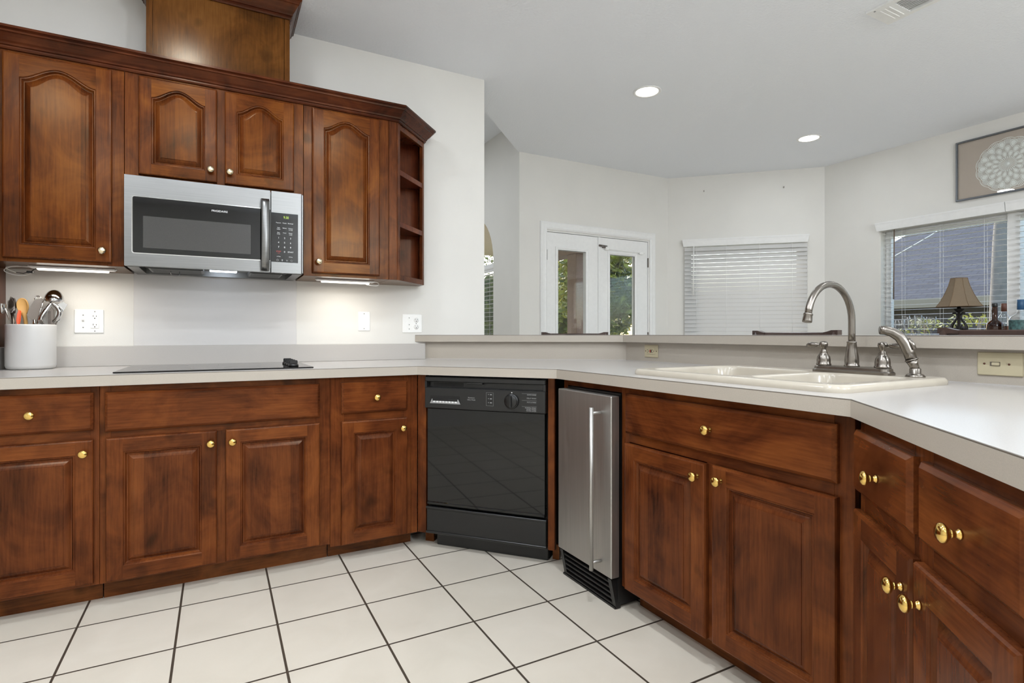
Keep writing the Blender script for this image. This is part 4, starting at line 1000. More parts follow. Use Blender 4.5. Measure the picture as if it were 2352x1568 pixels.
m = MB()
for k in range(9): m.box(vx0 + 0.034 + k * 0.016, vx0 + 0.042 + k * 0.016, vy0 + 0.05, vy1 - 0.125, -0.009, -0.002, 0)
m.build('louvres', plain('vent_louvre', (188, 188, 188), 0.5), t)
m = MB(); m.box(vx0 + 0.012, vx0 + 0.02, vy1 - 0.04, vy1 - 0.032, -0.014, -0.011); m.build('screw', GREYTXT, t)

# ------------------------------------------------------------------ French doors
ODW = (P1[0], P1[1], 0); DWA = math.atan2(P2[1] - P1[1], P2[0] - P1[0])
d1 = struct(thing('door_1', 'white glazed double doors to the patio', None, ODW, DWA))
m = MB()
def casing(m, x0, x1, zt, w=0.075, y=-0.018):
    prof = [(0.0, 0.0), (0.0, -0.012), (0.008, -0.018), (0.03, -0.014), (0.05, -0.014), (0.06, -0.018), (w, -0.010), (w, 0.0)]
    for k in range(len(prof) - 1):
        (a, ya), (b, yb) = prof[k], prof[k + 1]
        o = lambda dd: [(x0 + dd, 0.0), (x0 + dd, zt - dd), (x1 - dd, zt - dd), (x1 - dd, 0.0)]
        A, B = o(a), o(b)
        m.rings([[(p[0], ya, p[1]) for p in A], [(p[0], yb, p[1]) for p in B]], 0, False, closed=False, flip=True)
casing(m, 0.226, 1.687, 2.170); m.build('casing', TRIM, d1)
m = MB(); m.box(0.301, 0.308, 0.0, 0.15, 0, 2.084); m.box(1.592, 1.599, 0.0, 0.15, 0, 2.084); m.box(0.308, 1.592, 0.0, 0.15, 2.077, 2.084); m.build('jamb', TRIM, d1)
for (x0, x1, g0, g1, zt) in ((0.311, 0.925, 0.436, 0.771, 1.907), (0.948, 1.589, 1.076, 1.409, 1.905)):
    m = MB(); y0 = 0.006
    for b in ((x0, g0, 0.01, 2.072), (g1, x1, 0.01, 2.072), (g0, g1, zt, 2.072), (g0, g1, 0.01, 0.28)): m.box(b[0], b[1], y0, y0 + 0.044, b[2], b[3])
    lf = m.build('leaf', TRIM, d1)
    m = MB(); O = lambda d, y: [(g0 - d, y, 0.28 - d), (g1 + d, y, 0.28 - d), (g1 + d, y, zt + d), (g0 - d, y, zt + d)]
    m.rings([O(0.03, y0), O(0.028, y0 - 0.008), O(0.018, y0 - 0.012), (O(0.008, y0 - 0.008)), O(0.0, y0 - 0.006), O(0.0, y0 + 0.02)], 0, False); m.build('glass_moulding', TRIM, lf)
    m = MB(); m.box(g0 - 0.002, g1 + 0.002, y0 + 0.018, y0 + 0.024, 0.278, zt + 0.002); m.build('pane', GLASS, lf)
    for zh in (1.80, 1.0, 0.25):
        xh = x0 - 0.006 if x0 < 0.5 else x1 + 0.004
        m = MB(); m.tube([(xh, y0 - 0.006, zh), (xh, y0 - 0.006, zh + 0.1)], 0.006, 10); m.box(xh - 0.006, xh + 0.006, y0 - 0.003, y0, zh, zh + 0.1); m.build('hinge', DSTEEL, lf)
m = MB(); m.box(0.922, 0.951, -0.006, 0.006, 0.01, 2.072, 0, 0.002); m.build('astragal', TRIM, d1)
m = MB(); m.box(0.925, 0.965, -0.014, 0.0, 1.975, 1.995, 0, 0.002); m.tube([(0.93, -0.012, 1.992), (1.03, -0.012, 1.986)], 0.005, 8); m.box(0.975, 1.01, -0.016, 0.004, 1.965, 1.98, 0, 0.002); m.build('slide_bolt', DSTEEL, d1)
m = MB(); m.box(1.005, 1.045, -0.022, 0.004, 1.945, 1.97, 0, 0.004); m.tube([(1.04, -0.014, 1.958), (1.53, -0.014, 1.945)], 0.0035, 8); m.box(1.46, 1.51, -0.022, 0.004, 1.93, 1.955, 0, 0.004); m.build('closer_rod', WHITEP, d1)

# ------------------------------------------------------------------ windows and blinds
def win_frame(root, x0, x1, z0, z1, mull=(), y=0.08):
    m = MB(); f = 0.05
    for b in ((x0, x0 + f, z0, z1), (x1 - f, x1, z0, z1), (x0 + f, x1 - f, z1 - f, z1), (x0 + f, x1 - f, z0, z0 + f)): m.box(b[0], b[1], y, y + 0.05, b[2], b[3], 0, 0.003)
    for a, b in mull: m.box(a, b, y - 0.02, y + 0.06, z0, z1, 0, 0.003)
    m.build('frame', TRIM, root)
    m = MB(); m.box(x0 + f - 0.01, x1 - f + 0.01, y + 0.022, y + 0.027, z0 + f - 0.01, z1 - f + 0.01); m.build('pane', GLASS, root)
    m = MB(); m.box(x0 - 0.03, x1 + 0.03, -0.03, 0.0, z0 - 0.025, z0, 0, 0.004); m.build('sill', TRIM, root)
def blind(label, M, x0, x1, zt, zb, tilt, pitch, vx0, vx1, yv, wand=None, wmat=WHITEP, cords=(), proj=0.055, ysl=0.035, vh=0.075, ends=(1, 1), group='white slat blinds'):
    t = bpy.data.objects.new('window_blind', None); COL.objects.link(t); t.empty_display_size = 0.05; t.matrix_world = M
    tag(t, label, 'blind', group)
    m = MB()
    prof = [(0.0, 0.0), (proj * 0.72, 0.0), (proj * 0.8, 0.02), (proj * 0.92, vh - 0.02), (proj, vh - 0.006), (proj, vh), (0.0, vh)]
    lp = []
    for x, k in ((vx0, 0), (vx1, 1)): lp.append([(x + (0.012 if k == 0 else -0.012) * ends[k] * (1 - z / vh), yv - d, zt + z) for d, z in prof])
    m.rings(lp, 0, False, True, True, True); m.build('valance', TRIM, t)
    m = MB(); n = int((zt - zb) / pitch)
    for i in range(n):
        z = zt - 0.03 - i * pitch
        m.box(x0, x1, -0.024, 0.024, -0.001, 0.001, 0, 0, Matrix.Translation((0, ysl, z)) @ Matrix.Rotation(tilt, 4, 'X'))
    m.box(x0, x1, ysl - 0.025, ysl + 0.025, zb - 0.03, zb - 0.012, 0, 0.003)
    m.build('slats', BLINDM, t)
    m = MB()
    for c in cords: m.tube([(c, ysl - 0.027, zt), (c, ysl - 0.027, zb - 0.02)], 0.0012, 6); m.tube([(c, ysl + 0.027, zt), (c, ysl + 0.027, zb - 0.02)], 0.0012, 6)
    if cords: m.build('ladder_cords', TRIM, t)
    if wand: m = MB(); m.tube([(wand[0], ysl - 0.036, zt), (wand[0] - 0.004, ysl - 0.04, wand[1])], 0.0055, 8); m.build('wand', wmat, t)
    return t
MW2 = frame2(P2, math.atan2(P3[1] - P2[1], P3[0] - P2[0]))
w1 = struct(thing('window_1', None, None)); w1.matrix_world = MW2
win_frame(w1, 0.20, 1.365, 0.75, 2.03)
blind('closed white slat blind glowing between the patio doors and the lamp window', MW2, 0.178, 1.387, 2.031, 0.74, math.radians(66), 0.0435, 0.152, 1.402, 0.0, wand=(0.27, 1.5), cords=(0.30, 0.60, 0.93, 1.24), ysl=-0.03)
MW3 = frame2(P3, math.atan2(PR[1] - P3[1], PR[0] - P3[0]))
w2 = struct(thing('window_2', None, None)); w2.matrix_world = MW3
win_frame(w2, 0.54, 2.46, 0.72, 2.045, mull=[(1.455, 1.535)])
blind('open white slat blind behind the table lamp', MW3, 0.56, 1.462, 2.043, 0.74, math.radians(4), 0.0445, 0.512, 1.478, 0.0, wand=(0.66, 1.40), wmat=plain('wand_brown', (112, 96, 84), 0.5), cords=(0.72, 1.02, 1.33), ysl=0.03, ends=(1, 0))
blind('open white slat blind at the frame edge behind the bottles', MW3, 1.522, 2.44, 2.043, 0.74, math.radians(4), 0.0445, 1.482, 2.48, 0.0, cords=(1.68, 2.0), ysl=0.03, ends=(0, 1))
w4 = struct(thing('window_4', None, None)); w4.matrix_world = MW3
win_frame(w4, 3.6, 5.0, 0.72, 2.045)
# arched window in the great room wall
MWA = Matrix.Translation((2.507, 5.585, 0)) @ Matrix.Rotation(-PI / 2, 4, 'Z')       # x -> -Y, y -> +X
w3 = struct(thing('window_3', None, None)); w3.matrix_world = MWA
m = MB(); 
def arch_pts(r, z0): return [(-r, z0), (r, z0)] + [(r * math.cos(a), zs + r * math.sin(a)) for a in [i * PI / 24 for i in range(25)]]
lp = [[(x, y, z) for x, z in arch_pts(r, z0)] for r, z0, y in ((0.509, 0.551, 0.09), (0.509, 0.551, 0.07), (0.475, 0.59, 0.07), (0.475, 0.59, 0.13))]
m.rings(lp, 0, False); m.box(-0.476, 0.476, 0.07, 0.12, zs - 0.06, zs - 0.015); m.build('frame', TRIM, w3)
m = MB(); m.box(-0.48, 0.48, 0.10, 0.105, 0.58, zs); m.add([(x, 0.102, z) for x, z in arch_pts(0.48, zs)[2:]], [list(range(25))]); m.build('pane', GLASS, w3)
blind('open white slat blind in the arched window beyond the kitchen wall', MWA, -0.49, 0.49, 1.74, 0.6, math.radians(0), 0.0445, -0.505, 0.505, 0.06, cords=(-0.40, 0.0, 0.40), proj=0.04, ysl=0.04, vh=0.045)

# ------------------------------------------------------------------ picture, nails
PX = 5.504
t = thing('framed_doily', 'framed white lace doily on brown mat above the window', 'picture', (PX, 1.957, 2.44), -PI / 2)
hw, hh = 0.342, 0.248
m = MB(); lp = []
for d, y in ((0, 0.0), (0, -0.022), (0.004, -0.026), (0.012, -0.024), (0.016, -0.016)): lp.append([(-hw + d, y, -hh + d), (hw - d, y, -hh + d), (hw - d, y, hh - d), (-hw + d, y, hh - d)])
m.rings(lp, 0, False); m.build('frame', FRAMEM, t)
m = MB(); m.box(-hw + 0.01, hw - 0.01, -0.010, -0.002, -hh + 0.01, hh - 0.01); m.build('mat_board', MATB, t)
m = MB()
def ringband(m, r0, r1, scal0=0.0, scal1=0.0, n=14, seg=168, y=-0.0122, ph=0.0):
    A = []; B = []
    for i in range(seg):
        a = 2 * PI * i / seg; A.append((r0 * (1 + scal0 * abs(math.cos(n * a / 2 + ph))) * math.cos(a), y, r0 * (1 + scal0 * abs(math.cos(n * a / 2 + ph))) * math.sin(a)))
        B.append((r1 * (1 + scal1 * abs(math.cos(n * a / 2 + ph))) * math.cos(a), y, r1 * (1 + scal1 * abs(math.cos(n * a / 2 + ph))) * math.sin(a)))
    m.rings([A, B], 0, False)
def petal(m, cx, cz, rl, rw, an, y, hole=0.82):
    P = []; Q = []
    for i in range(20):
        a = 2 * PI * i / 20; x, z = rw * math.sin(a) * (0.75 + 0.35 * math.cos(a)), rl * math.cos(a)
        for lst, k in ((P, 1.0), (Q, hole)):
            xx, zz = x * k, z * k; lst.append((cx + xx * math.sin(an) + zz * math.cos(an), y, cz - xx * math.cos(an) + zz * math.sin(an)))
    m.rings([P, Q], 0, False)
    R2 = [((q[0] - cx) * 0.82 + cx, y, (q[2] - cz) * 0.82 + cz) for q in Q]
    m.add(R2, [list(range(20))])
for k in range(28):      # centre spokes
    a = 2 * PI * k / 28; m.add([(0.012 * math.cos(a - .1), -0.0122, 0.012 * math.sin(a - .1)), (0.012 * math.cos(a + .1), -0.0122, 0.012 * math.sin(a + .1)), (0.058 * math.cos(a + .05), -0.0122, 0.058 * math.sin(a + .05)), (0.058 * math.cos(a - .05), -0.0122, 0.058 * math.sin(a - .05))], [(0, 1, 2, 3)])
m.lathe([(0.013, 0), (0.013, 0.0004)], seg=20, M=Matrix.Translation((0, -0.0125, 0)) @ Matrix.Rotation(PI / 2, 4, 'X'))
for n, r, rl, rw, ph in ((14, 0.079, 0.024, 0.017, 0), (14, 0.118, 0.026, 0.022, PI / 14), (14, 0.160, 0.030, 0.028, 0)):
    for k in range(n):
        a = 2 * PI * k / n + ph; petal(m, r * math.cos(a), r * math.sin(a), rl, rw, a, -0.0123)
for k in range(14):
    a0 = 2 * PI * k / 14 + PI / 14
    for j in range(7):
        for q in range(5):
            r = 0.168 + j * 0.0058; a = a0 + (q - 2) * 0.05 * (1.0); rr = r * (1 - 0.018 * (q - 2) ** 2 * 0.5)
            m.add([(rr * math.cos(a) + dx, -0.0121, rr * math.sin(a) + dz) for dx, dz in ((-.0021, -.0021), (.0021, -.0021), (.0021, .0021), (-.0021, .0021))], [(0, 1, 2, 3)])
ringband(m, 0.196, 0.200, 0.05, 0.05, 14, 168, -0.0122, PI / 2)
dz = -0.018
nv = len(m.v); m.v = [v + Vector((0, 0, dz)) for v in m.v]
k0 = len(m.v); base = []
for i in range(168):
    a = 2 * PI * i / 168; r = 0.186 * (1 + 0.05 * abs(math.cos(7 * a + PI / 2))); base.append((r * math.cos(a), -0.0115, r * math.sin(a) + dz))
hole = [(0.045 * math.cos(2 * PI * i / 168), -0.0115, 0.045 * math.sin(2 * PI * i / 168) + dz) for i in range(168)]
m.rings([hole, base], 1, False)
m.build('lace_doily', [DOILYM, DOILYN], t)
m = MB(); m.box(-hw + 0.012, hw - 0.012, -0.0165, -0.015, -hh + 0.012, hh - 0.012); m.build('picture_glass', GLASS, t)
for s, z, lab in ((0.378, 2.628, 'small dark nail high on the bay wall, toward the patio doors'), (1.168, 2.613, 'small dark nail high on the bay wall, toward the lamp window')):
    p = MW2 @ Vector((s, 0, z)); o_ = thing('nail', lab, 'nail', p, math.atan2(P3[1] - P2[1], P3[0] - P2[0]), 'nails on the bay wall')
    m = MB(); m.tube([(0, 0.004, 0), (0, -0.012, 0.004)], 0.003, 8); m.box(-0.003, 0.003, -0.016, -0.010, -0.006, 0.012, 0, 0.001); m.build('shank', DSTEEL, o_)

# ------------------------------------------------------------------ bar stools
def make_stool(loc, rz, label, ht=1.098):
    t = thing('bar_stool', label, 'bar stool', loc, rz, 'bar stools along the raised bar')
    # local: stool faces +y (towards the bar), back at -y
    m = MB(); m.box(-0.20, 0.20, -0.19, 0.20, 0.74, 0.775, 0, 0.012, seg=2); m.build('seat', DKWOOD, t)
    for sx in (-1, 1):
        m = MB(); m.tube([(sx * 0.19, 0.19, 0.0), (sx * 0.175, 0.175, 0.745)], [0.016, 0.02], 8); m.build('leg', DKWOOD, t)
        m = MB(); m.tube([(sx * 0.205, -0.22, 0.0), (sx * 0.195, -0.185, 0.745)], [0.016, 0.02], 8); m.build('leg', DKWOOD, t)
        m = MB(); m.tube([(sx * 0.195, -0.185, 0.745), (sx * 0.212, -0.205, 0.95), (sx * 0.218, -0.23, ht - 0.012)], 0.017, 8); m.build('back_post', DKWOOD, t)
        m = MB(); x = sx * 0.236; xi = sx * 0.165
        pr = [(x, ht - 0.025), (x, ht), (sx * 0.205, ht - 0.0005), (sx * 0.185, ht - 0.007), (xi, ht - 0.011), (xi, ht - 0.025)]
        m.rings([[(a, -0.25, b) for a, b in pr], [(a, -0.215, b) for a, b in pr]], 0, False, True, True, True, flip=(sx > 0)); m.build('post_cap', DKWOOD, t)
    m = MB(); m.box(-0.205, 0.205, -0.242, -0.222, ht - 0.075, ht - 0.010, 0, 0.004); m.build('top_rail', DKWOOD, t)
    for k in range(5):
        m = MB(); m.box(-0.12 + k * 0.06 - 0.012, -0.12 + k * 0.06 + 0.012, -0.225, -0.212, 0.775, ht - 0.07, 0, 0.003); m.build('back_slat', DKWOOD, t)
    for z, y in ((0.28, 0.185), (0.34, -0.205)):
        m = MB(); m.tube([(-0.19, y, z), (0.19, y, z)], 0.011, 8); m.build('stretcher', DKWOOD, t)
    for sx in (-1, 1):
        m = MB(); m.tube([(sx * 0.188, 0.185, 0.22), (sx * 0.203, -0.208, 0.22)], 0.011, 8); m.build('stretcher', DKWOOD, t)
    return t
nb = Vector((0.585, 0.811, 0))
cpos = Vector((2.238, 3.225, 0)) - nb * 0.235
s0 = make_stool(cpos, math.atan2(-nb.y, -nb.x) - PI / 2, 'dark wood bar stool back in front of the patio doors', 1.0925)
c2 = Vector((2.62, 1.80, 0)); c3 = Vector((2.58, 0.90, 0))
make_stool(c2 - Vector((0.235, 0, 0)), PI / 2, 'dark wood bar stool back behind the tall faucet', 1.0965)
make_stool(c3 - Vector((0.235, 0, 0)), PI / 2, 'dark wood bar stool back in front of the bottles and lamp', 1.103)

# ------------------------------------------------------------------ sideboard, lamp, glasses, bottles
SBZ = 1.06
t = thing('sideboard', 'dark sideboard under the lamp window, almost hidden by the bar', 'sideboard', (5.22, 1.75, 0))
m = MB(); m.box(-0.21, 0.23, -0.75, 1.05, SBZ - 0.03, SBZ, 0, 0.004); m.build('top', DKWOOD, t)
m = MB(); m.box(-0.18, 0.22, -0.71, 1.01, 0.12, SBZ - 0.031); m.build('body', DKWOOD, t)
for x in (-0.16, 0.2):
    for y in (-0.68, 0.98): m = MB(); m.box(x - 0.025, x + 0.025, y - 0.025, y + 0.025, 0, 0.12); m.build('leg', DKWOOD, t)
for k in range(3):
    y = -0.69 + k * 0.57; m = MB(); m.box(-0.198, -0.181, y, y + 0.55, 0.16, SBZ - 0.06, 0, 0.003); d = m.build('door', DKWOOD, t)
    m = MB(); m.lathe([(0.006, 0), (0.006, 0.012), (0.012, 0.018), (0.0001, 0.026)], seg=14, M=Matrix.Translation((-0.198, y + 0.5, 0.62)) @ Matrix.Rotation(-PI / 2, 4, 'Y')); m.build('knob', BRASS, d)
LP = Vector((5.20, 2.158, SBZ))
t = thing('table_lamp', 'table lamp with tan bell shade and black scrolled iron base', 'lamp', LP)
m = MB(); m.lathe([(0.07, 0.0), (0.07, 0.008), (0.05, 0.014), (0.014, 0.02), (0.011, 0.03), (0.011, 0.19), (0.018, 0.196), (0.035, 0.212), (0.037, 0.218), (0.014, 0.222), (0.008, 0.25)], seg=20)
m.build('stem', IRON, t)
m = MB()
for k in range(4):
    M4 = Matrix.Rotation(k * PI / 2 + YAW * -1, 4, 'Z')
    pts = [(0.045, 0, 0.176), (0.048, 0, 0.184), (0.042, 0, 0.190), (0.030, 0, 0.186), (0.016, 0, 0.165), (0.022, 0, 0.14), (0.042, 0, 0.115), (0.062, 0, 0.085), (0.066, 0, 0.06), (0.055, 0, 0.042), (0.036, 0, 0.038), (0.026, 0, 0.052), (0.022, 0, 0.075), (0.030, 0, 0.092)]
    m.tube(smooth(pts, 4), smoothr([0.004, .0045, .005, .005, .006, .006, .006, .0065, .0065, .006, .0055, .005, .0045, .003], 4), 8, M=M4)
    m.lathe([(0.0001, -0.011), (0.009, -0.006), (0.011, 0), (0.009, 0.006), (0.0001, 0.011)], (0.036, 0, 0.06), 10, M=M4)
m.build('scrolls', IRON, t)
m = MB(); prof = [(0.155, 0.236), (0.128, 0.275), (0.098, 0.335), (0.072, 0.40), (0.056, 0.462)]
for rr_, fl in ((0, False), (-0.003, True)):
    lp = []
    for r, z in prof:
        ring = []
        for i in range(8):
            for j in range(3):
                a0, a1 = i * PI / 4, (i + 1) * PI / 4; k = j / 3
                p = Vector((math.cos(a0), math.sin(a0))) * (1 - k) + Vector((math.cos(a1), math.sin(a1))) * k
                ring.append((p.x * (r + rr_), p.y * (r + rr_), z))
        lp.append(ring)
    m.rings(lp, 0, False, flip=fl)
sh = m.build('shade', SHADE, t)
m = MB()
for i in range(8):
    a = i * PI / 4; m.tube([(r * 1.005 * math.cos(a), r * 1.005 * math.sin(a), z) for r, z in prof], 0.002, 6)
for r, z in (prof[0], prof[-1]): m.tube([(r * 1.003 * math.cos(i * PI / 4), r * 1.003 * math.sin(i * PI / 4), z) for i in range(9)], 0.0025, 6)
m.build('piping', SHADESEAM, sh)
def glass(pos, R, H, stem, label, lip=1.0):
    t = thing('drinking_glass', label, 'glass', pos, 0, 'clear glasses on the sideboard')
    m = MB(); h0 = stem
    m.lathe([(0.03, 0.0), (0.03, 0.003), (0.008, 0.007), (0.0055, h0 * 0.5), (0.008, h0 - 0.004), (R * 0.55, h0 + H * 0.1), (R * 0.93, h0 + H * 0.35), (R, h0 + H * 0.6), (R * lip, h0 + H), (R * lip - 0.002, h0 + H), (R - 0.003, h0 + H * 0.6), (R * 0.9 - 0.002, h0 + H * 0.36), (R * 0.5, h0 + H * 0.13), (0.0001, h0 + H * 0.1)], seg=28, caps=False)
    m.build('bowl', CLEAR, t)
def sb(u, x): # point on the sideboard seen at column u
    r = FW + RT * ((u - 1176.0) / FPX); k = x / r.x; return Vector((x, r.y * k, SBZ))
for u, x, R, H, st, lab, lip in ((2067, 5.18, 0.040, 0.09, 0.05, 'wide round wine glass, first in the row from the blind wand', 0.86),
        (2081, 5.34, 0.028, 0.115, 0.065, 'tall clear glass behind, next to the round wine glass', 1.0),
        (2094, 5.16, 0.031, 0.10, 0.06, 'clear stemmed glass in front, beside the tall one', 1.0),
        (2109, 5.33, 0.028, 0.115, 0.065, 'tall clear glass behind the middle of the row', 1.0),
        (2112, 5.12, 0.034, 0.10, 0.06, 'clear tapered stem glass in the middle of the front row', 0.92),
        (2139, 5.16, 0.034, 0.10, 0.06, 'clear stem glass closest to the table lamp', 0.98)):
    glass(sb(u, x), R, H, st, lab, lip)
def bottle(pos, prof, mat, label, capmat, zc0, zc1, rc, lab=None, labmat=None, inner=None):
    t = thing('bottle', label, 'bottle', pos, 0, 'liquor bottles on the sideboard')
    m = MB(); m.lathe(prof, seg=28); m.build('glass_body', mat, t)
    if inner: m = MB(); m.lathe(inner[0], seg=24); m.build('liquor', inner[1], t)
    m = MB(); m.lathe([(rc * 0.9, zc0), (rc, zc0 + 0.002), (rc, zc1 - 0.002), (rc * 0.9, zc1)], seg=20); m.build('cap', capmat, t)
    if lab: m = MB(); m.lathe([(lab[0], lab[1]), (lab[0], lab[2])], seg=28, caps=False); m.build('paper_label', labmat, t)
bottle(sb(2285, 5.15), [(0.0001, 0), (0.047, 0), (0.050, 0.006), (0.050, 0.085), (0.047, 0.098), (0.034, 0.113), (0.021, 0.122), (0.0165, 0.132), (0.0165, 0.235), (0.0001, 0.235)], AMBER, 'squat amber bottle with dark neck and black cap', BLACK, 0.222, 0.250, 0.0175, (0.0505, 0.02, 0.075), DKGLASS, ([(0.0001, 0.003), (0.046, 0.003), (0.046, 0.09), (0.02, 0.118), (0.0185, 0.12), (0.0185, 0.215), (0.0001, 0.215)], DKGLASS))
bottle(sb(2306, 5.28), [(0.0001, 0), (0.047, 0), (0.049, 0.006), (0.049, 0.11), (0.044, 0.13), (0.026, 0.16), (0.0165, 0.175), (0.0155, 0.205), (0.0001, 0.205)], CLEAR, 'clear bottle with brown capped neck behind the amber bottle', BROWNCAP, 0.19, 0.252, 0.018, None, None, ([(0.0001, 0.003), (0.045, 0.003), (0.045, 0.08), (0.0001, 0.08)], AMBER))
bottle(sb(2345, 5.12), [(0.0001, 0), (0.064, 0), (0.066, 0.006), (0.066, 0.125), (0.058, 0.145), (0.03, 0.165), (0.021, 0.178), (0.020, 0.21), (0.0001, 0.21)], CLEAR, 'big clear bottle with blue cap and colourful label', BLUECAP, 0.195, 0.268, 0.0225, (0.0668, 0.01, 0.12), LABELC)

# ------------------------------------------------------------------ outdoors
m = MB(); m.box(-30, 40, -30, 40, -0.4, -0.15); struct(m.build('ground', LAWN))
m = MB(); m.box(2.68, 5.2, 4.7, 8.4, -0.15, -0.02); struct(m.build('patio_slab', SLAB))
t = thing('patio_cover', 'tan patio roof with brown stucco post outside the glazed doors', 'patio cover', (4.34, 6.18, -0.02))
off = (-4.34, -6.18, 0.02)
m = MB(); m.box(2.68, 4.55, 4.69, 8.3, 2.40, 2.5); m.build('roof', SOFFIT, t, off)
m = MB(); m.box(4.22, 4.46, 4.69, 8.3, 2.17, 2.40); m.build('beam', STUCCO, t, off)
for y in (6.18, 8.1): m = MB(); m.box(4.24, 4.44, y - 0.11, y + 0.11, -0.02, 2.17, 0, 0.008); m.build('post', STUCCO, t, off)
def foliage(m, c, rad, n, size, squash=1.0, mi=0, core=0.0):
    if core:
        bm = bmesh.new(); bmesh.ops.create_icosphere(bm, subdivisions=3, radius=1.0)
        for v in bm.verts:
            k = core * random.uniform(0.82, 1.05); v.co = Vector(c) + Vector((v.co.x * rad[0] * k, v.co.y * rad[1] * k, v.co.z * rad[2] * k))
        bm.verts.index_update(); m.add([v.co.copy() for v in bm.verts], [[v.index for v in f.verts] for f in bm.faces], mi); bm.free()
    for _ in range(n):
        while True:
            p = Vector((random.uniform(-1, 1), random.uniform(-1, 1), random.uniform(-1, 1)))
            if 0.25 < p.length < 1: break
        p = Vector(c) + Vector((p.x * rad[0], p.y * rad[1], p.z * rad[2]))
        a = Vector((random.gauss(0, 1), random.gauss(0, 1), random.gauss(0, 1))).normalized(); b = a.orthogonal().normalized()
        s = size * random.uniform(0.6, 1.3); q = a * s; r = b * s * 0.45
        m.add([p - q, p + r, p + q, p - r], [(0, 1, 2, 3)], mi)
def tree(name, label, x, y, h, trunk, clumps, leaf, mats, lean=0.0, tr=0.09):
    t = thing(name, label, 'tree' if name != 'shrub' else 'shrub', (x, y, -0.15), 0, 'trees and shrubs outside')
    m = MB(); m.tube([(0, 0, 0), (lean * 0.3, 0.03, trunk * 0.4), (lean * 0.8, 0, trunk * 0.8), (lean, -0.05, trunk)], [tr, tr * 0.8, tr * 0.65, tr * 0.3], 10); m.build('trunk', BARK, t)
    m = MB()
    for c, r, n, mi in clumps: foliage(m, c, r, n, leaf, 1.0, mi, 0.0 if n < 300 else 0.56)
    m.build('foliage', mats, t)
tree('shrub', 'dense dark green shrub beyond the patio post', 5.0, 8.9, 3.6, 1.6, [((0, 0, 1.2), (0.7, 0.5, 1.2), 2000, 0), ((0.2, 0, 2.7), (0.7, 0.5, 1.1), 1600, 0), ((-0.5, 0.2, 1.6), (0.5, 0.4, 1.5), 1100, 0), ((0, -0.3, 1.6), (0.7, 0.2, 1.6), 160, 1)], 0.06, [LEAFD, LEAFY])
tree('tree', 'sunlit yellow green tree behind the glazed door', 7.2, 9.3, 5, 2.2, [((0, 0, 3.0), (0.9, 0.6, 1.0), 1500, 1), ((0.3, 0, 2.0), (0.9, 0.5, 0.8), 1500, 0), ((-0.6, 0.1, 2.6), (0.6, 0.5, 1.2), 1600, 1), ((0.3, 0, 4.2), (0.9, .7, .8), 700, 1)], 0.095, [LEAFD, LEAFY])
tree('shrub', 'low orange tinged bush under the sunlit tree', 8.75, 8.2, 2, 0.7, [((0, 0, 1.0), (0.6, 0.4, 0.7), 900, 0), ((-0.3, 0.1, 0.8), (0.5, 0.4, 0.6), 600, 1)], 0.05, [LEAFO, LEAFY])
tree('tree', 'broad green tree further off behind the patio shrubs', 8.2, 12.6, 6, 2.5, [((0, 0, 1.6), (2.4, 0.9, 1.5), 3200, 1), ((0.0, 0, 3.4), (2.0, 0.8, 1.3), 1600, 0), ((1.6, 0.2, 2.4), (1.4, .8, 1.4), 1600, 1)], 0.17, [LEAFD, LEAFY])
tree('tree', 'green tree seen through the arched window', 3.9, 12.0, 5, 2, [((0, 0, 2.0), (0.9, 0.8, 1.4), 1100, 1), ((-0.3, 0, 3.4), (0.9, 0.8, 1.1), 900, 0)], 0.09, [LEAFD, LEAFY])
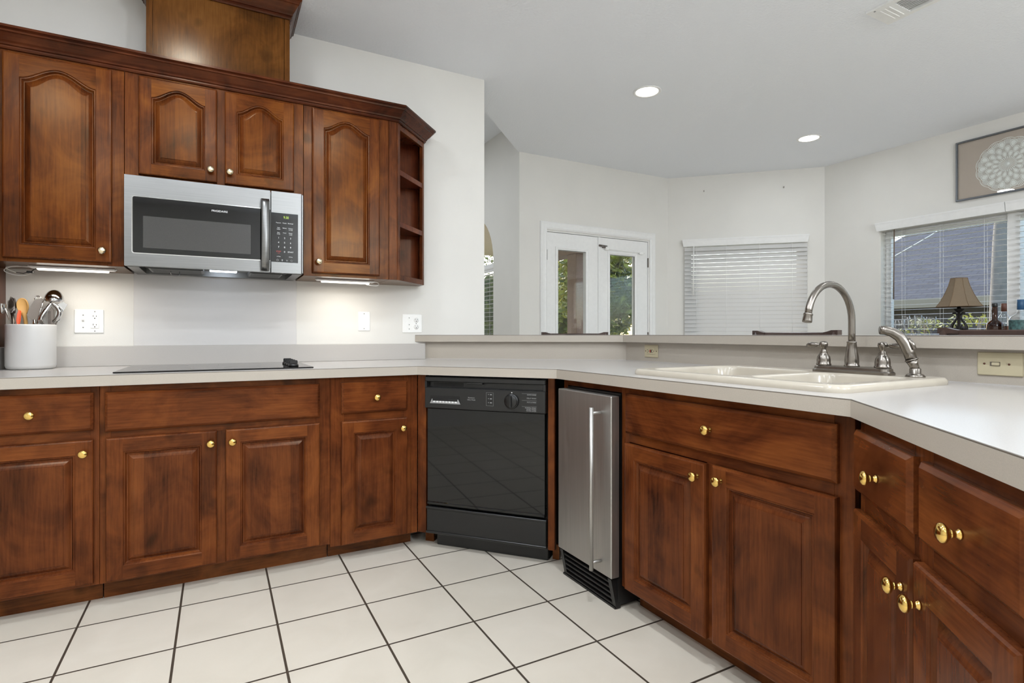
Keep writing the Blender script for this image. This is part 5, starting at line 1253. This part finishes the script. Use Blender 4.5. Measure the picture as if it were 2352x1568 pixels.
# neighbour house with shingle roof
t = thing('neighbour_house', 'house with blue grey shingle roof outside the lamp window', 'house', (13.5, 4.5, -0.15))
off = (-13.5, -4.5, 0.15)
me = bpy.data.meshes.new('roof'); ez, rz_ = 1.80, 3.95
V = [(12.9, -6, ez), (12.9, 9.4, ez), (17.6, 8.6, rz_), (17.6, -6, rz_), (22.3, -6, ez), (22.3, 9.4, ez)]
me.from_pydata([tuple(Vector(v) + Vector(off)) for v in V], [], [(0, 3, 2, 1), (3, 4, 5, 2), (1, 2, 5)])
uv = me.uv_layers.new(name='UVMap')
for pl in me.polygons:
    for li in pl.loop_indices:
        vi = me.loops[li].vertex_index; v = V[vi]; uv.data[li].uv = (v[1], (v[0] - 12.9) * 1.14)
me.materials.append(SHING); o = bpy.data.objects.new('roof', me); COL.objects.link(o); o.parent = t
m = MB(); m.box(12.84, 12.92, -6, 9.42, ez - 0.17, ez + 0.02); m.build('fascia', FASCIA, t, off)
m = MB(); m.box(13.4, 21.8, -6, 9.0, -0.15, ez); m.build('wall', BRICKW, t, off)
for x, y, h, lab in ((9.2, 4.95, 1.25, 'thin yellow leaved shrub outside, beside the blind wand side'), (9.4, 4.35, 1.3, 'thin yellow leaved shrub outside, behind the glasses and lamp'), (9.3, 3.75, 1.35, 'thin yellow leaved shrub outside, between lamp and bottles')):
    t = thing('shrub', lab, 'shrub', (x, y, -0.15), 0, 'trees and shrubs outside')
    m = MB()
    for k in range(6): m.tube([(0, 0, 0), (random.uniform(-.1, .1), random.uniform(-.12, .12), h * 0.6), (random.uniform(-.15, .15), random.uniform(-.25, .25), h + 0.1)], 0.008, 6)
    m.build('stems', BARK, t)
    m = MB(); foliage(m, (0, 0, h + 0.08), (0.16, 0.24, 0.1), 110, 0.035); foliage(m, (0, 0.1, h - 0.05), (0.2, 0.3, 0.12), 60, 0.03); m.build('foliage', LEAFY, t)
t = thing('tree', 'leaning pale tree trunk outside between lamp and window post', 'tree', (10.2, 3.75, -0.15), 0, 'trees and shrubs outside')
m = MB(); m.tube([(0, 0, 0), (0, 0.0, 1.5), (0, -0.03, 2.6), (0, -0.1, 3.8), (0, -0.2, 5.2)], [0.11, 0.10, 0.09, 0.08, 0.06], 12); m.build('trunk', PALEBARK, t)
m = MB(); foliage(m, (0, -0.5, 5.6), (1.2, 1.2, 0.8), 500, 0.09); m.build('foliage', LEAFD, t)
m = MB(); m.tube([(11.0, 5.9, 2.35), (11.0, 5.0, 2.8), (11.0, 4.3, 3.2), (11.0, 3.4, 3.75)], 0.008, 6)
o = m.build('utility_wire', TRIM); tag(o, 'pale wire slanting across the neighbour roof', 'wire')
